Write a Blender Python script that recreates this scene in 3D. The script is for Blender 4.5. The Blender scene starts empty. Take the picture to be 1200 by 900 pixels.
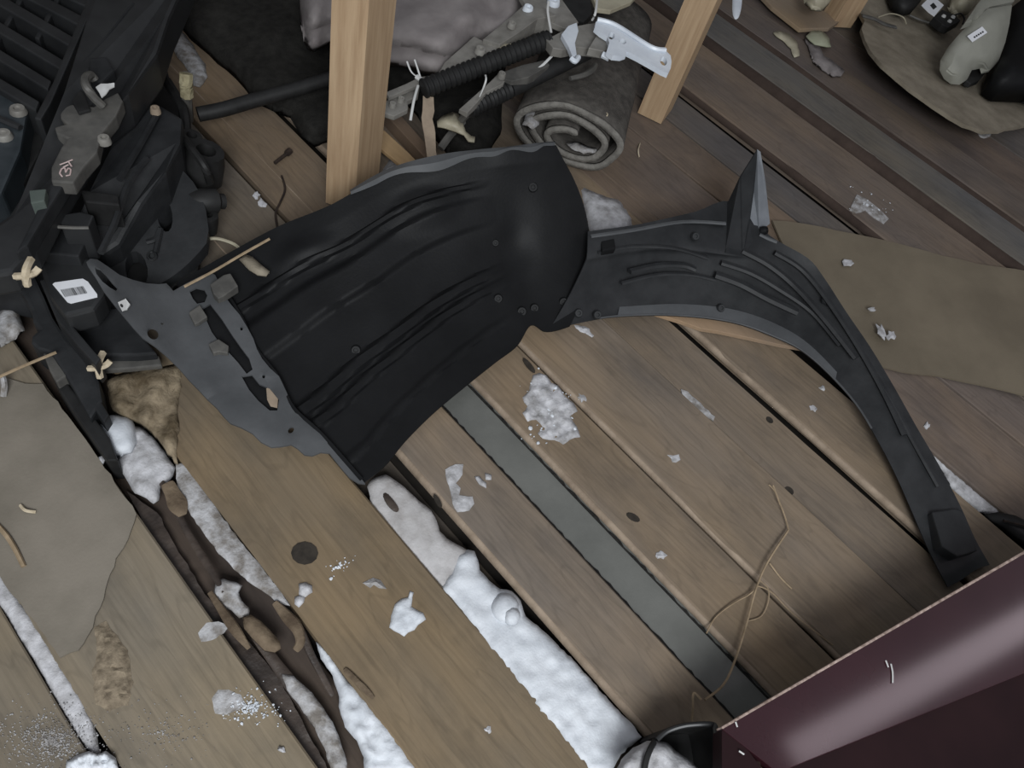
import bpy, bmesh, math, random
import numpy as np
from mathutils import Vector, Matrix, noise
from mathutils.geometry import delaunay_2d_cdt

C = bpy.context.scene.collection
SC = bpy.context.scene
random.seed(7)

# ------------------------------------------------------------------ camera
F_PX, CAM_H = 875.0, 1.2
# rows: world X (across the boards), world Y (along the boards), world Z (up), each in camera axes (right, down, forward)
RM = np.array([[0.707729489, -0.469891980, 0.527560895],
               [-0.670831608, -0.681187710, 0.293203440],
               [0.221594053, -0.561413244, -0.797315022]])
cd = bpy.data.cameras.new('camera')
cam = bpy.data.objects.new('camera', cd)
C.objects.link(cam)
cd.sensor_width = 36.0
cd.sensor_fit = 'HORIZONTAL'
cd.lens = F_PX / 1200.0 * 36.0
cd.clip_start = 0.02
rx, ry, rz = RM[:, 0], -RM[:, 1], -RM[:, 2]
cam.matrix_world = Matrix(((rx[0], ry[0], rz[0], 0), (rx[1], ry[1], rz[1], 0), (rx[2], ry[2], rz[2], CAM_H), (0, 0, 0, 1)))
SC.camera = cam

# ------------------------------------------------------------------ world, lights, exposure
w = bpy.data.worlds.new('attic_daylight')
SC.world = w
w.use_nodes = True
w.node_tree.nodes['Background'].inputs['Color'].default_value = (0.90, 0.93, 1.0, 1)
w.node_tree.nodes['Background'].inputs['Strength'].default_value = 0.35

def area_light(name, loc, target, sx, sy, power, col):
    l = bpy.data.lights.new(name, 'AREA')
    l.shape = 'RECTANGLE'
    l.size, l.size_y, l.energy, l.color = sx, sy, power, col
    o = bpy.data.objects.new(name, l)
    C.objects.link(o)
    o.location = loc
    o.rotation_euler = (Vector(target) - Vector(loc)).to_track_quat('-Z', 'Y').to_euler()
    return o

area_light('gable_window_light', (-1.0, -1.25, 2.3), (0.9, 0.5, 0.0), 1.3, 1.1, 109, (0.95, 0.98, 1.0))
area_light('band_reflection_light', (2.62, -1.19, 1.8), (2.62, -1.19, 0.0), 2.35, 0.11, 3.0, (1.0, 0.86, 0.93)).rotation_euler = (0, 0, math.radians(-19.2))  # unseen slit lamp, added to reflect as the pale band on the burgundy panel
SC.view_settings.view_transform = 'Standard'
SC.view_settings.look = 'None'
SC.view_settings.gamma = 1.0
SC.view_settings.exposure = 0.0

# ------------------------------------------------------------------ helpers
def P(px, py, z=0.0):
    """the place in the attic, at height z, of a point measured in the photograph"""
    r = RM @ np.array([(px - 600) / F_PX, (py - 450) / F_PX, 1.0])
    t = (CAM_H - z) / -r[2]
    return Vector((r[0] * t, r[1] * t, z))

def mpp(px, py, z=0.0):
    a = P(px, py, z)
    return ((P(px + 4, py, z) - a).length + (P(px, py + 4, z) - a).length) / 8.0

def wloc(o):
    return Vector((0, 0, 0)) if o is None else Vector(o.get('base', (0, 0, 0)))

def mk(name, verts, faces, mat, parent=None, smooth=False, bevel=0.0, fixn=False):
    off = wloc(parent)
    base = Vector((0, 0, 0))
    if parent is None:
        n = len(verts)
        base = Vector((sum(v[0] for v in verts) / n, sum(v[1] for v in verts) / n, min(v[2] for v in verts)))
        off = base
    me = bpy.data.meshes.new(name)
    me.from_pydata([Vector(v) - off for v in verts], [], faces)
    if fixn or bevel > 0:
        bm = bmesh.new()
        bm.from_mesh(me)
        if fixn:
            bmesh.ops.recalc_face_normals(bm, faces=bm.faces)
        if bevel > 0:
            es = [e for e in bm.edges if len(e.link_faces) == 2 and e.calc_face_angle(0) > 0.6]
            bmesh.ops.bevel(bm, geom=es, offset=bevel, segments=2, profile=0.6, affect='EDGES', clamp_overlap=True)
        bm.to_mesh(me)
        bm.free()
    if smooth:
        me.shade_smooth()
        if smooth == 'auto':
            me.set_sharp_from_angle(angle=math.radians(38))
    me.materials.append(mat)
    o = bpy.data.objects.new(name, me)
    C.objects.link(o)
    o['base'] = (off[0], off[1], off[2])
    if parent is not None:
        o.parent = parent
    else:
        o.location = base
    return o

def empty(name, loc, kind=None):
    o = bpy.data.objects.new(name, None)
    C.objects.link(o)
    o.location = loc
    o['base'] = tuple(loc)
    o.empty_display_size = 0.05
    if kind:
        o['kind'] = kind
    return o

def tag(o, label, cat, group=None, kind=None):
    o['label'] = label
    o['category'] = cat
    if group:
        o['group'] = group
    if kind:
        o['kind'] = kind
    return o

def inside(p, poly):
    x, y = p
    c = False
    j = len(poly) - 1
    for i in range(len(poly)):
        xi, yi = poly[i]
        xj, yj = poly[j]
        if (yi > y) != (yj > y) and x < (xj - xi) * (y - yi) / (yj - yi) + xi:
            c = not c
        j = i
    return c

def densify(poly, step, jit=0.0, rnd=None):
    out = []
    n = len(poly)
    for i in range(n):
        a, b = poly[i], poly[(i + 1) % n]
        L = math.hypot(b[0] - a[0], b[1] - a[1])
        k = max(1, int(L / step))
        for q in range(k):
            t = q / k
            j = jit if q else jit * 0.4
            out.append((a[0] + (b[0] - a[0]) * t + (rnd.uniform(-j, j) if rnd else 0),
                        a[1] + (b[1] - a[1]) * t + (rnd.uniform(-j, j) if rnd else 0)))
    return out

def rounded(poly, it=2):
    for _ in range(it):
        q = []
        for i in range(len(poly)):
            a, b = poly[i], poly[(i + 1) % len(poly)]
            q += [(a[0] * .75 + b[0] * .25, a[1] * .75 + b[1] * .25), (a[0] * .25 + b[0] * .75, a[1] * .25 + b[1] * .75)]
        poly = q
    return poly

def edge_dist(p, poly):
    a = np.array(poly, float)
    b = np.roll(a, -1, axis=0)
    d = b - a
    q = np.array(p) - a
    t = np.clip((q * d).sum(1) / np.maximum((d * d).sum(1), 1e-9), 0, 1)
    return float(np.sqrt(((q - t[:, None] * d) ** 2).sum(1)).min())

def sheet(name, outline, z, th, mat, parent=None, holes=(), res=0, jit=0.0, step=0, dome=None, smooth='auto', seed=1, down=None):
    """a slab with the given outline: z is a height or a function of the place; dome(d, px, py) adds height by distance from the rim"""
    rnd = random.Random(seed)
    zf = z if callable(z) else (lambda x, y: z)
    if step:
        outline = densify(outline, step, jit, rnd)
    loops = [list(outline)] + [list(h) for h in holes]
    pts, edges = [], []
    for lp in loops:
        s = len(pts)
        pts += lp
        edges += [(s + i, s + (i + 1) % len(lp)) for i in range(len(lp))]
    if res:
        xs = [p[0] for p in outline]
        ys = [p[1] for p in outline]
        y = min(ys) + res * .5
        row = 0
        while y < max(ys):
            x = min(xs) + res * (.5 if row % 2 else 1.0)
            while x < max(xs):
                q = (x + rnd.uniform(-.2, .2) * res, y + rnd.uniform(-.2, .2) * res)
                if inside(q, loops[0]) and not any(inside(q, h) for h in loops[1:]) and edge_dist(q, loops[0]) > res * .45:
                    pts.append(q)
                x += res
            y += res * .87
            row += 1
    r = delaunay_2d_cdt([Vector(p) for p in pts], edges, [], 0, 1e-5)
    v2, tri = r[0], r[2]
    keep = []
    for f in tri:
        c = (sum(v2[i][0] for i in f) / len(f), sum(v2[i][1] for i in f) / len(f))
        if inside(c, loops[0]) and not any(inside(c, h) for h in loops[1:]):
            keep.append(list(f))
    top, bot = [], []
    for v in v2:
        zz = zf(v[0], v[1])
        hh = 0.0
        if dome:
            hh = dome(edge_dist(v, loops[0]), v[0], v[1])
        top.append(P(v[0], v[1], zz + hh))
        b = P(v[0], v[1], zz + hh) if dome is None else P(v[0], v[1], zz + hh)
        bot.append(Vector((b[0], b[1], (zz + hh - th) if down is None else min(down, zz + hh - 0.001))))
    n = len(top)
    faces = [f for f in keep] + [[i + n for i in reversed(f)] for f in keep]
    cnt = {}
    for f in keep:
        for i in range(len(f)):
            e = (f[i], f[(i + 1) % len(f)])
            cnt[tuple(sorted(e))] = cnt.get(tuple(sorted(e)), 0) + 1
    for f in keep:
        for i in range(len(f)):
            a, b = f[i], f[(i + 1) % len(f)]
            if cnt[tuple(sorted((a, b)))] == 1:
                faces.append([b, a, a + n, b + n])
    used = sorted({i for f in faces for i in f})
    mp = {k: i for i, k in enumerate(used)}
    allv = top + bot
    return mk(name, [allv[i] for i in used], [[mp[i] for i in f] for f in faces], mat, parent, smooth, fixn=True)

def prism(name, outline, ztop, zbot, mat, parent=None, bevel=0.004, holes=()):
    """a solid block: its top face has the given outline at height ztop (a number or a function), sides drop straight to zbot"""
    if holes:
        return sheet(name, outline, ztop, 0, mat, parent, holes=holes, down=zbot)
    zf = ztop if callable(ztop) else (lambda x, y: ztop)
    top = [P(x, y, zf(x, y)) for x, y in outline]
    n = len(top)
    vs = top + [Vector((v[0], v[1], zbot)) for v in top]
    fs = [list(range(n)), list(range(2 * n - 1, n - 1, -1))] + [[(i + 1) % n, i, i + n, (i + 1) % n + n] for i in range(n)]
    return mk(name, vs, fs, mat, parent, False, bevel, fixn=True)

def box(name, x0, x1, y0, y1, z0, z1, mat, parent=None, bevel=0.003, x0b=None, x1b=None, tilt=0.0):
    x0b = x0 if x0b is None else x0b
    x1b = x1 if x1b is None else x1b
    vs = [(x0, y0, z0), (x1, y0, z0), (x1b, y1, z0), (x0b, y1, z0), (x0, y0, z1), (x1, y0, z1 + tilt), (x1b, y1, z1 + tilt), (x0b, y1, z1)]
    fs = [(3, 2, 1, 0), (4, 5, 6, 7), (0, 1, 5, 4), (1, 2, 6, 5), (2, 3, 7, 6), (3, 0, 4, 7)]
    return mk(name, vs, fs, mat, parent, False, bevel)

def smooth_path(pts, k=6):
    pts = [Vector(p) for p in pts]
    if len(pts) < 3:
        return pts
    out = []
    for i in range(len(pts) - 1):
        p0, p1, p2, p3 = pts[max(i - 1, 0)], pts[i], pts[i + 1], pts[min(i + 2, len(pts) - 1)]
        for q in range(k):
            t = q / k
            out.append(0.5 * ((2 * p1) + (p2 - p0) * t + (2 * p0 - 5 * p1 + 4 * p2 - p3) * t * t + (3 * p1 - p0 - 3 * p2 + p3) * t ** 3))
    out.append(pts[-1])
    return out

def tube_data(path, rad, seg=8, flat=1.0):
    path = [Vector(p) for p in path]
    n = len(path)
    vs, fs = [], []
    up = Vector((0, 0, 1))
    for i, p in enumerate(path):
        d = (path[min(i + 1, n - 1)] - path[max(i - 1, 0)])
        d = d.normalized() if d.length > 1e-9 else Vector((1, 0, 0))
        s = d.cross(up)
        s = s.normalized() if s.length > 1e-4 else Vector((1, 0, 0))
        u = s.cross(d).normalized()
        r = rad(i / (n - 1)) if callable(rad) else rad
        for k in range(seg):
            a = 2 * math.pi * k / seg
            vs.append(p + s * math.cos(a) * r + u * math.sin(a) * r * flat)
    for i in range(n - 1):
        for k in range(seg):
            a, b = i * seg + k, i * seg + (k + 1) % seg
            fs.append((a, b, b + seg, a + seg))
    fs.append(tuple(range(seg - 1, -1, -1)))
    fs.append(tuple(range((n - 1) * seg, n * seg)))
    return vs, fs

def tube(name, path, rad, mat, parent=None, seg=8, flat=1.0, k=6):
    vs, fs = tube_data(smooth_path(path, k), rad, seg, flat)
    return mk(name, vs, fs, mat, parent, 'auto', fixn=True)

def pt(*a):
    return [P(*q) for q in a]

def ellipse(cx, cy, a, b, rot=0.0, n=14):
    r = math.radians(rot)
    return [(cx + a * math.cos(t) * math.cos(r) - b * math.sin(t) * math.sin(r), cy + a * math.cos(t) * math.sin(r) + b * math.sin(t) * math.cos(r))
            for t in [2 * math.pi * i / n for i in range(n)]]

def lerp_pts(ctrl, k):
    """Catmull-Rom through tuples of any length"""
    c = [np.array(q, float) for q in ctrl]
    out = []
    for i in range(len(c) - 1):
        p0, p1, p2, p3 = c[max(i - 1, 0)], c[i], c[i + 1], c[min(i + 2, len(c) - 1)]
        for q in range(k):
            t = q / k
            out.append(0.5 * (2 * p1 + (p2 - p0) * t + (2 * p0 - 5 * p1 + 4 * p2 - p3) * t * t + (3 * p1 - p0 - 3 * p2 + p3) * t ** 3))
    out.append(c[-1])
    return out

def shell(name, rows, th, mat, parent=None, smooth=True):
    """rows of 3-D points, given the thickness th along the surface normals"""
    g = [[Vector(p) for p in r] for r in rows]
    nr, nc = len(g), len(g[0])
    nor = []
    for i in range(nr):
        for j in range(nc):
            a = g[min(i + 1, nr - 1)][j] - g[max(i - 1, 0)][j]
            b = g[i][min(j + 1, nc - 1)] - g[i][max(j - 1, 0)]
            n_ = a.cross(b)
            nor.append(n_.normalized() if n_.length > 1e-12 else Vector((0, 0, 1)))
    flat = [p for r in g for p in r]
    s = 1 if sum(n_.dot(Vector((0, 0, CAM_H)) - p) for n_, p in zip(nor, flat)) > 0 else -1
    N = nr * nc
    vs = flat + [p - n_ * th * s for p, n_ in zip(flat, nor)]
    fs = []
    for i in range(nr - 1):
        for j in range(nc - 1):
            a = i * nc + j
            fs.append((a, a + 1, a + nc + 1, a + nc))
            fs.append((a + N, a + nc + N, a + nc + 1 + N, a + 1 + N))
    rim = [j for j in range(nc)] + [i * nc + nc - 1 for i in range(1, nr)] + [(nr - 1) * nc + j for j in range(nc - 2, -1, -1)] + [i * nc for i in range(nr - 2, 0, -1)]
    for i in range(len(rim)):
        a, b = rim[i], rim[(i + 1) % len(rim)]
        fs.append((a, b, b + N, a + N))
    return mk(name, vs, fs, mat, parent, 'auto' if smooth else False, fixn=True)

# ------------------------------------------------------------------ materials
def new_mat(name):
    m = bpy.data.materials.new(name)
    m.use_nodes = True
    nt = m.node_tree
    return m, nt, nt.nodes['Principled BSDF']

def node(nt, t, **kw):
    n = nt.nodes.new(t)
    for k, v in kw.items():
        if k in n.inputs:
            n.inputs[k].default_value = v
        else:
            setattr(n, k, v)
    return n

def coords(nt, scale=(1, 1, 1), rnd=True):
    tc = node(nt, 'ShaderNodeTexCoord')
    oi = node(nt, 'ShaderNodeObjectInfo')
    mul = node(nt, 'ShaderNodeMath', operation='MULTIPLY')
    nt.links.new(oi.outputs['Random'], mul.inputs[0])
    mul.inputs[1].default_value = 37.0 if rnd else 0.0
    add = node(nt, 'ShaderNodeVectorMath', operation='ADD')
    nt.links.new(tc.outputs['Object'], add.inputs[0])
    nt.links.new(mul.outputs[0], add.inputs[1])
    mp = node(nt, 'ShaderNodeMapping')
    mp.inputs['Scale'].default_value = scale
    nt.links.new(add.outputs[0], mp.inputs['Vector'])
    return mp.outputs[0]

def ramp(nt, fac, stops):
    r = node(nt, 'ShaderNodeValToRGB')
    el = r.color_ramp.elements
    while len(el) > len(stops):
        el.remove(el[-1])
    while len(el) < len(stops):
        el.new(0.5)
    for e, (p, c) in zip(el, stops):
        e.position = p
        e.color = c if len(c) == 4 else (*c, 1)
    nt.links.new(fac, r.inputs['Fac'])
    return r.outputs['Color']

def mixc(nt, a, b, fac=None, mode='MIX', f=0.5):
    n = node(nt, 'ShaderNodeMix', data_type='RGBA', blend_type=mode)
    if fac is None:
        n.inputs[0].default_value = f
    else:
        nt.links.new(fac, n.inputs[0])
    for s, i in ((a, 6), (b, 7)):
        if isinstance(s, tuple):
            n.inputs[i].default_value = s if len(s) == 4 else (*s, 1)
        else:
            nt.links.new(s, n.inputs[i])
    return n.outputs[2]

def bump(nt, b, h, strength, dist=0.004):
    n = node(nt, 'ShaderNodeBump')
    n.inputs['Strength'].default_value = strength
    n.inputs['Distance'].default_value = dist
    nt.links.new(h, n.inputs['Height'])
    nt.links.new(n.outputs[0], b.inputs['Normal'])

def wood_mat(name, grain=1.0, rough=0.78, dirt=0.5):
    """board wood: the board's own tint is its object colour; grain runs along Y"""
    m, nt, b = new_mat(name)
    oi = node(nt, 'ShaderNodeObjectInfo')
    n1 = node(nt, 'ShaderNodeTexNoise', Scale=1.0, Detail=5.0, Roughness=0.6)
    nt.links.new(coords(nt, (150, 5, 40)), n1.inputs['Vector'])
    n2 = node(nt, 'ShaderNodeTexNoise', Scale=1.0, Detail=3.0, Distortion=0.4)
    nt.links.new(coords(nt, (9, 1.6, 9)), n2.inputs['Vector'])
    wv = node(nt, 'ShaderNodeMath', operation='MULTIPLY')
    nt.links.new(n2.outputs['Fac'], wv.inputs[0])
    wv.inputs[1].default_value = 85.0
    sn = node(nt, 'ShaderNodeMath', operation='SINE')
    nt.links.new(wv.outputs[0], sn.inputs[0])
    n3 = node(nt, 'ShaderNodeTexNoise', Scale=1.0, Detail=6.0, Roughness=0.65)
    nt.links.new(coords(nt, (7, 4, 7)), n3.inputs['Vector'])
    n4 = node(nt, 'ShaderNodeTexNoise', Scale=1.0, Detail=4.0, Roughness=0.6)
    nt.links.new(coords(nt, (3.1, 1.3, 3)), n4.inputs['Vector'])
    fine = ramp(nt, n1.outputs['Fac'], [(0.3, (1 - .17 * grain,) * 3), (0.62, (1.0 + .04 * grain,) * 3)])
    rings = ramp(nt, sn.outputs[0], [(0.0, (1.0,) * 3), (0.75, (1.0,) * 3), (1.0, (1 - .11 * grain,) * 3)])
    grime = ramp(nt, n3.outputs['Fac'], [(0.34, (1 - .55 * dirt, 1 - .52 * dirt, 1 - .46 * dirt)), (0.56, (1, 1, 1))])
    tone = ramp(nt, n4.outputs['Fac'], [(0.33, (0.84, 0.88, 0.97)), (0.66, (1.12, 1.05, 0.93))])
    c = mixc(nt, oi.outputs['Color'], fine, None, 'MULTIPLY', 1.0)
    c = mixc(nt, c, rings, None, 'MULTIPLY', 1.0)
    c = mixc(nt, c, grime, None, 'MULTIPLY', 1.0)
    c = mixc(nt, c, tone, None, 'MULTIPLY', 1.0)
    nt.links.new(c, b.inputs['Base Color'])
    b.inputs['Roughness'].default_value = rough
    b.inputs['Specular IOR Level'].default_value = 0.3
    bump(nt, b, n1.outputs['Fac'], 0.25, 0.002)
    return m

def mottled(name, c1, c2, scale=20.0, rough=0.7, spec=0.3, metal=0.0, bmp=0.0, bscale=None, stops=(0.35, 0.65), detail=5.0, sss=0.0):
    m, nt, b = new_mat(name)
    n1 = node(nt, 'ShaderNodeTexNoise', Scale=scale, Detail=detail, Roughness=0.6)
    nt.links.new(coords(nt), n1.inputs['Vector'])
    nt.links.new(ramp(nt, n1.outputs['Fac'], [(stops[0], c1), (stops[1], c2)]), b.inputs['Base Color'])
    b.inputs['Roughness'].default_value = rough
    b.inputs['Specular IOR Level'].default_value = spec
    b.inputs['Metallic'].default_value = metal
    if bmp:
        n2 = node(nt, 'ShaderNodeTexNoise', Scale=bscale or scale * 6, Detail=4.0, Roughness=0.6)
        nt.links.new(coords(nt), n2.inputs['Vector'])
        bump(nt, b, n2.outputs['Fac'], bmp, 0.004)
    return m

M = {}
M['wood'] = wood_mat('weathered_board_wood')
M['lumber'] = wood_mat('fresh_sawn_lumber', 0.45, 0.7, 0.12)
M['wall_wood'] = mottled('dark_attic_boarding', (.05, .04, .03), (.09, .07, .055), 6, .9, .1)
M['under'] = mottled('dark_underfloor', (.010, .009, .008), (.022, .019, .016), 9, .95, .1)
M['black'] = mottled('black_liner_plastic', (.0045, .0047, .0052), (.0080, .0083, .0090), 7, .55, .16, bmp=.10, bscale=160)
M['black2'] = mottled('dusty_black_plastic', (.010, .0108, .012), (.020, .021, .0225), 16, .58, .3, bmp=.1, bscale=120)
M['grey_pl'] = mottled('dusty_lit_grey_plastic', (.050, .0525, .0555), (.073, .076, .080), 9, .6, .3, bmp=.08, bscale=150)  # dusty grey, paler to paint the light on upward-facing flap and lips
M['lit_plastic'] = mottled('lit_fin_plastic', (.11, .118, .13), (.16, .17, .185), 12, .6, .3)  # the liner's plastic with grazing light painted in, for the fin face
M['rubber'] = mottled('black_rubber', (.008, .008, .008), (.015, .015, .015), 30, .6, .3)
M['dull_metal'] = mottled('dull_metal', (.060, .058, .054), (.10, .096, .088), 30, .55, .4, .1)
M['grey_metal'] = mottled('bare_grey_steel', (.15, .142, .128), (.23, .22, .20), 25, .5, .5, .1)
M['white_paint'] = mottled('white_painted_steel', (.50, .54, .60), (.62, .66, .71), 15, .4, .5)
M['cream_pl'] = mottled('yellowed_plastic', (.30, .27, .20), (.38, .35, .26), 20, .5, .4)
M['tan_pl'] = mottled('tan_strap', (.20, .155, .115), (.29, .23, .17), 25, .7, .3)
M['white_pl'] = mottled('white_plastic', (.48, .48, .47), (.58, .58, .57), 10, .4, .4)
M['paper'] = mottled('white_label_paper', (.62, .63, .66), (.70, .71, .74), 12, .7, .2)
M['ink'] = mottled('black_ink', (.02, .02, .022), (.03, .03, .03), 12, .7, .2)
M['chalk'] = mottled('pale_chalk_paint', (.38, .28, .27), (.52, .42, .40), 60, .8, .2)
M['cloth'] = mottled('pale_grey_cloth', (.17, .152, .150), (.225, .205, .20), 12, .9, .15, bmp=.2, bscale=350)
M['felt'] = mottled('grey_felt', (.050, .046, .042), (.085, .078, .070), 45, .97, .1, bmp=.6, bscale=260)
M['felt_edge'] = mottled('worn_felt_edge', (.13, .122, .11), (.20, .19, .172), 60, .97, .1, bmp=.6, bscale=260)
M['mat'] = mottled('black_carpet', (.014, .0135, .0125), (.024, .023, .021), 40, .97, .08, bmp=.5, bscale=240)
M['snow'] = mottled('snow', (.46, .485, .52), (.58, .605, .64), 26, .6, .2, bmp=.25, bscale=260)
M['drift_shade'] = mottled('thin_shaded_snow', (.24, .225, .215), (.44, .43, .43), 14, .65, .2, bmp=.25, bscale=200)  # darker snow colour paints the shade of the flap and liner
M['snow_dim'] = mottled('thin_grey_snow', (.22, .215, .215), (.48, .48, .50), 34, .65, .2, bmp=.4, bscale=200, stops=(.30, .62))
M['slush'] = mottled('thin_dirty_snow', (.15, .135, .12), (.40, .40, .41), 45, .65, .25, bmp=.5, bscale=180, stops=(.36, .66))
M['hard'] = mottled('brown_hardboard', (.112, .092, .065), (.146, .121, .086), 5, .72, .3, bmp=.1, bscale=200)
M['fibre'] = mottled('tan_fibreboard', (.165, .142, .108), (.24, .21, .162), 14, .85, .2, bmp=.35, bscale=120)
M['torn'] = mottled('torn_fibreboard', (.075, .056, .034), (.26, .21, .145), 20, .92, .15, bmp=1.0, bscale=70)
M['layer'] = mottled('grey_brown_board_face', (.140, .124, .100), (.190, .168, .138), 7, .8, .25, bmp=.12, bscale=220)
M['paint_grey'] = mottled('grey_primer_paint', (.098, .100, .092), (.125, .127, .117), 9, .5, .4, bmp=.1, bscale=200)
M['tar'] = mottled('black_mastic', (.008, .008, .008), (.018, .017, .015), 90, .8, .2, bmp=.8, bscale=200)
M['wet'] = mottled('wet_dark_wood', (.022, .016, .013), (.060, .045, .036), 18, .5, .4, bmp=.4, bscale=90)
M['dark_edge'] = mottled('dark_board_edge', (.034, .024, .020), (.060, .043, .035), 6, .9, .15, bmp=.4, bscale=80)  # darker brown along the left sides of the far boards
M['fresh_edge'] = mottled('pale_sawn_edge', (.185, .142, .104), (.285, .225, .170), 22, .8, .2, bmp=.3, bscale=120)
M['bark'] = mottled('split_bark', (.07, .05, .033), (.165, .125, .085), 22, .85, .2, bmp=.7, bscale=90)
M['straw'] = mottled('dry_straw', (.20, .15, .095), (.33, .25, .165), 40, .8, .2)
M['twine'] = mottled('pale_twine', (.36, .30, .21), (.50, .43, .32), 80, .9, .15)
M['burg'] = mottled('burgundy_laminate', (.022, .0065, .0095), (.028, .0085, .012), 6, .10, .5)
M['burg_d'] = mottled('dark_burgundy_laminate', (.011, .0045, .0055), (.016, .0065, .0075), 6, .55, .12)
M['chip'] = mottled('chipped_board_edge', (.16, .115, .095), (.40, .31, .27), 120, .85, .2)
M['rust'] = mottled('rusty_iron', (.016, .011, .009), (.035, .023, .017), 60, .8, .3)
M['knot'] = mottled('dark_knot_wood', (.018, .015, .012), (.034, .028, .022), 60, .75, .25)
M['stain_edge'] = mottled('splintered_wood', (.11, .088, .062), (.24, .195, .14), 70, .9, .15, bmp=.6, bscale=120)
M['grille'] = mottled('grille_plastic', (.013, .0135, .0145), (.022, .023, .024), 12, .45, .4)
M['blue_metal'] = mottled('blue_grey_metal', (.030, .038, .044), (.060, .070, .078), 14, .4, .5, .4)
M['green_pad'] = mottled('grey_green_pad', (.055, .07, .062), (.08, .095, .085), 20, .7, .3)
M['yellow'] = mottled('yellowed_foam', (.20, .175, .105), (.32, .285, .185), 50, .9, .15, bmp=.5, bscale=150)
m, nt, b = new_mat('milky_film')
b.inputs['Base Color'].default_value = (.50, .47, .43, 1)
b.inputs['Roughness'].default_value = .35
b.inputs['Transmission Weight'].default_value = .35
M['film'] = m
m, nt, b = new_mat('clear_film')
b.inputs['Base Color'].default_value = (.55, .56, .58, 1)
b.inputs['Roughness'].default_value = .2
b.inputs['Transmission Weight'].default_value = .8
M['clear'] = m

# ------------------------------------------------------------------ the floor: boards with their own tint, height and gaps
fl = box('floor', -2.2, 5.3, -2.0, 4.2, -0.10, -0.055, M['under'], None, 0)
fl['kind'] = 'structure'
for nm_, dims in (('wall_back', (-2.2, 5.26, 3.3, 3.36)), ('wall_right', (5.2, 5.26, -2.0, 3.29))):
    wl_ = box(nm_, dims[0], dims[1], dims[2], dims[3], -0.10, 2.3, M['wall_wood'], None, 0)
    wl_['kind'] = 'structure'
fl['base'] = tuple(fl.location)

def plank(x0, x1, y0, y1, z=0.0, tint=(.18, .135, .095), th=0.024, dx=0.0, bev=0.002, mat='wood', name='plank', tilt=0.0):
    """one board; a few cuts along its length give it a slight wander"""
    rnd = random.Random(int(x0 * 1000) + int(y0 * 77))
    n = max(2, int((y1 - y0) / 0.22))
    vs, fs = [], []
    for i in range(n + 1):
        t = i / n
        y = y0 + (y1 - y0) * t
        e0 = x0 + dx * t + rnd.uniform(-.0018, .0018)
        e1 = x1 + dx * t + rnd.uniform(-.0018, .0018)
        zz = z + rnd.uniform(-.0008, .0008)
        c = min(bev, .004)
        vs += [(e0, y, zz - th), (e0, y, zz - c), (e0 + c, y, zz), (e1 - c, y, zz + tilt), (e1, y, zz - c + tilt), (e1, y, zz - th)]
    for i in range(n):
        for k in range(6):
            a = i * 6 + k
            b_ = i * 6 + (k + 1) % 6
            fs.append((a, a + 6, b_ + 6, b_))
    fs.append((0, 1, 2, 3, 4, 5))
    fs.append(tuple(n * 6 + q for q in (5, 4, 3, 2, 1, 0)))
    o = mk(name, vs, fs, M[mat], fl, False, fixn=True)
    o.color = (*tint, 1)
    return o

T = dict(a=(.178, .140, .103), b=(.164, .131, .099), c=(.186, .146, .107), g=(.140, .122, .104), d=(.112, .096, .083), r=(.146, .112, .088), l=(.21, .16, .112))
plank(-0.62, -0.34, -1.6, 3.28, -.002, T['g'])
plank(-0.335, -0.107, -1.6, 3.28, 0, (.165, .140, .105))
plank(-0.084, 0.108, -1.6, 3.28, 0, (.186, .157, .116), bev=.003)
plank(0.112, 0.200, -1.6, 3.28, -.034, (.060, .044, .034), th=.018)
plank(0.208, 0.414, -1.6, .90, .002, (.172, .130, .082), bev=.004)
plank(0.208, 0.42, .905, 3.28, -.003, (.12, .098, .078))
plank(0.408, 0.512, -1.6, .86, -.050, (.10, .08, .06), th=.004)
plank(0.516, 0.642, -1.6, .86, .003, T['c'], bev=.004)
plank(0.426, 0.671, .87, 3.28, 0, (.125, .105, .084))
plank(0.6475, 0.7335, -1.6, .85, -.013, (.11, .11, .10), mat='paint_grey', th=.012)
plank(0.735, 0.870, -1.6, .85, .003, T['a'], bev=.004)
plank(0.681, 0.857, .86, 3.28, .001, (.165, .125, .088))
plank(0.881, 1.084, -1.6, 3.28, .006, T['c'], bev=.004)
plank(1.088, 1.223, -1.6, 3.28, 0, T['b'])
plank(1.255, 1.416, -1.6, 3.28, .003, T['a'], bev=.004)
plank(1.468, 1.684, -1.6, 3.28, 0, T['r'], bev=.003)
plank(1.690, 1.828, -1.6, 3.28, 0, T['r'])
plank(1.842, 1.962, -1.6, 3.28, -.004, T['d'])
plank(1.993, 2.246, -1.6, 3.28, .018, (.150, .116, .090), th=.036)
plank(2.296, 2.445, -1.6, 3.28, .028, (.118, .108, .095), th=.05)
plank(2.489, 2.650, -1.6, 3.28, .024, (.128, .102, .084), th=.045)
plank(2.657, 2.86, -1.6, 3.28, .018, (.118, .092, .078), th=.04)
plank(2.868, 3.09, -1.6, 3.28, .016, T['d'], th=.04)
plank(3.10, 3.36, -1.6, 3.28, .016, T['g'], th=.04)
plank(3.37, 3.70, -1.6, 3.28, .016, T['d'], th=.04)
plank(3.71, 4.2, -1.6, 3.28, .016, T['g'], th=.04)
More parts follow.
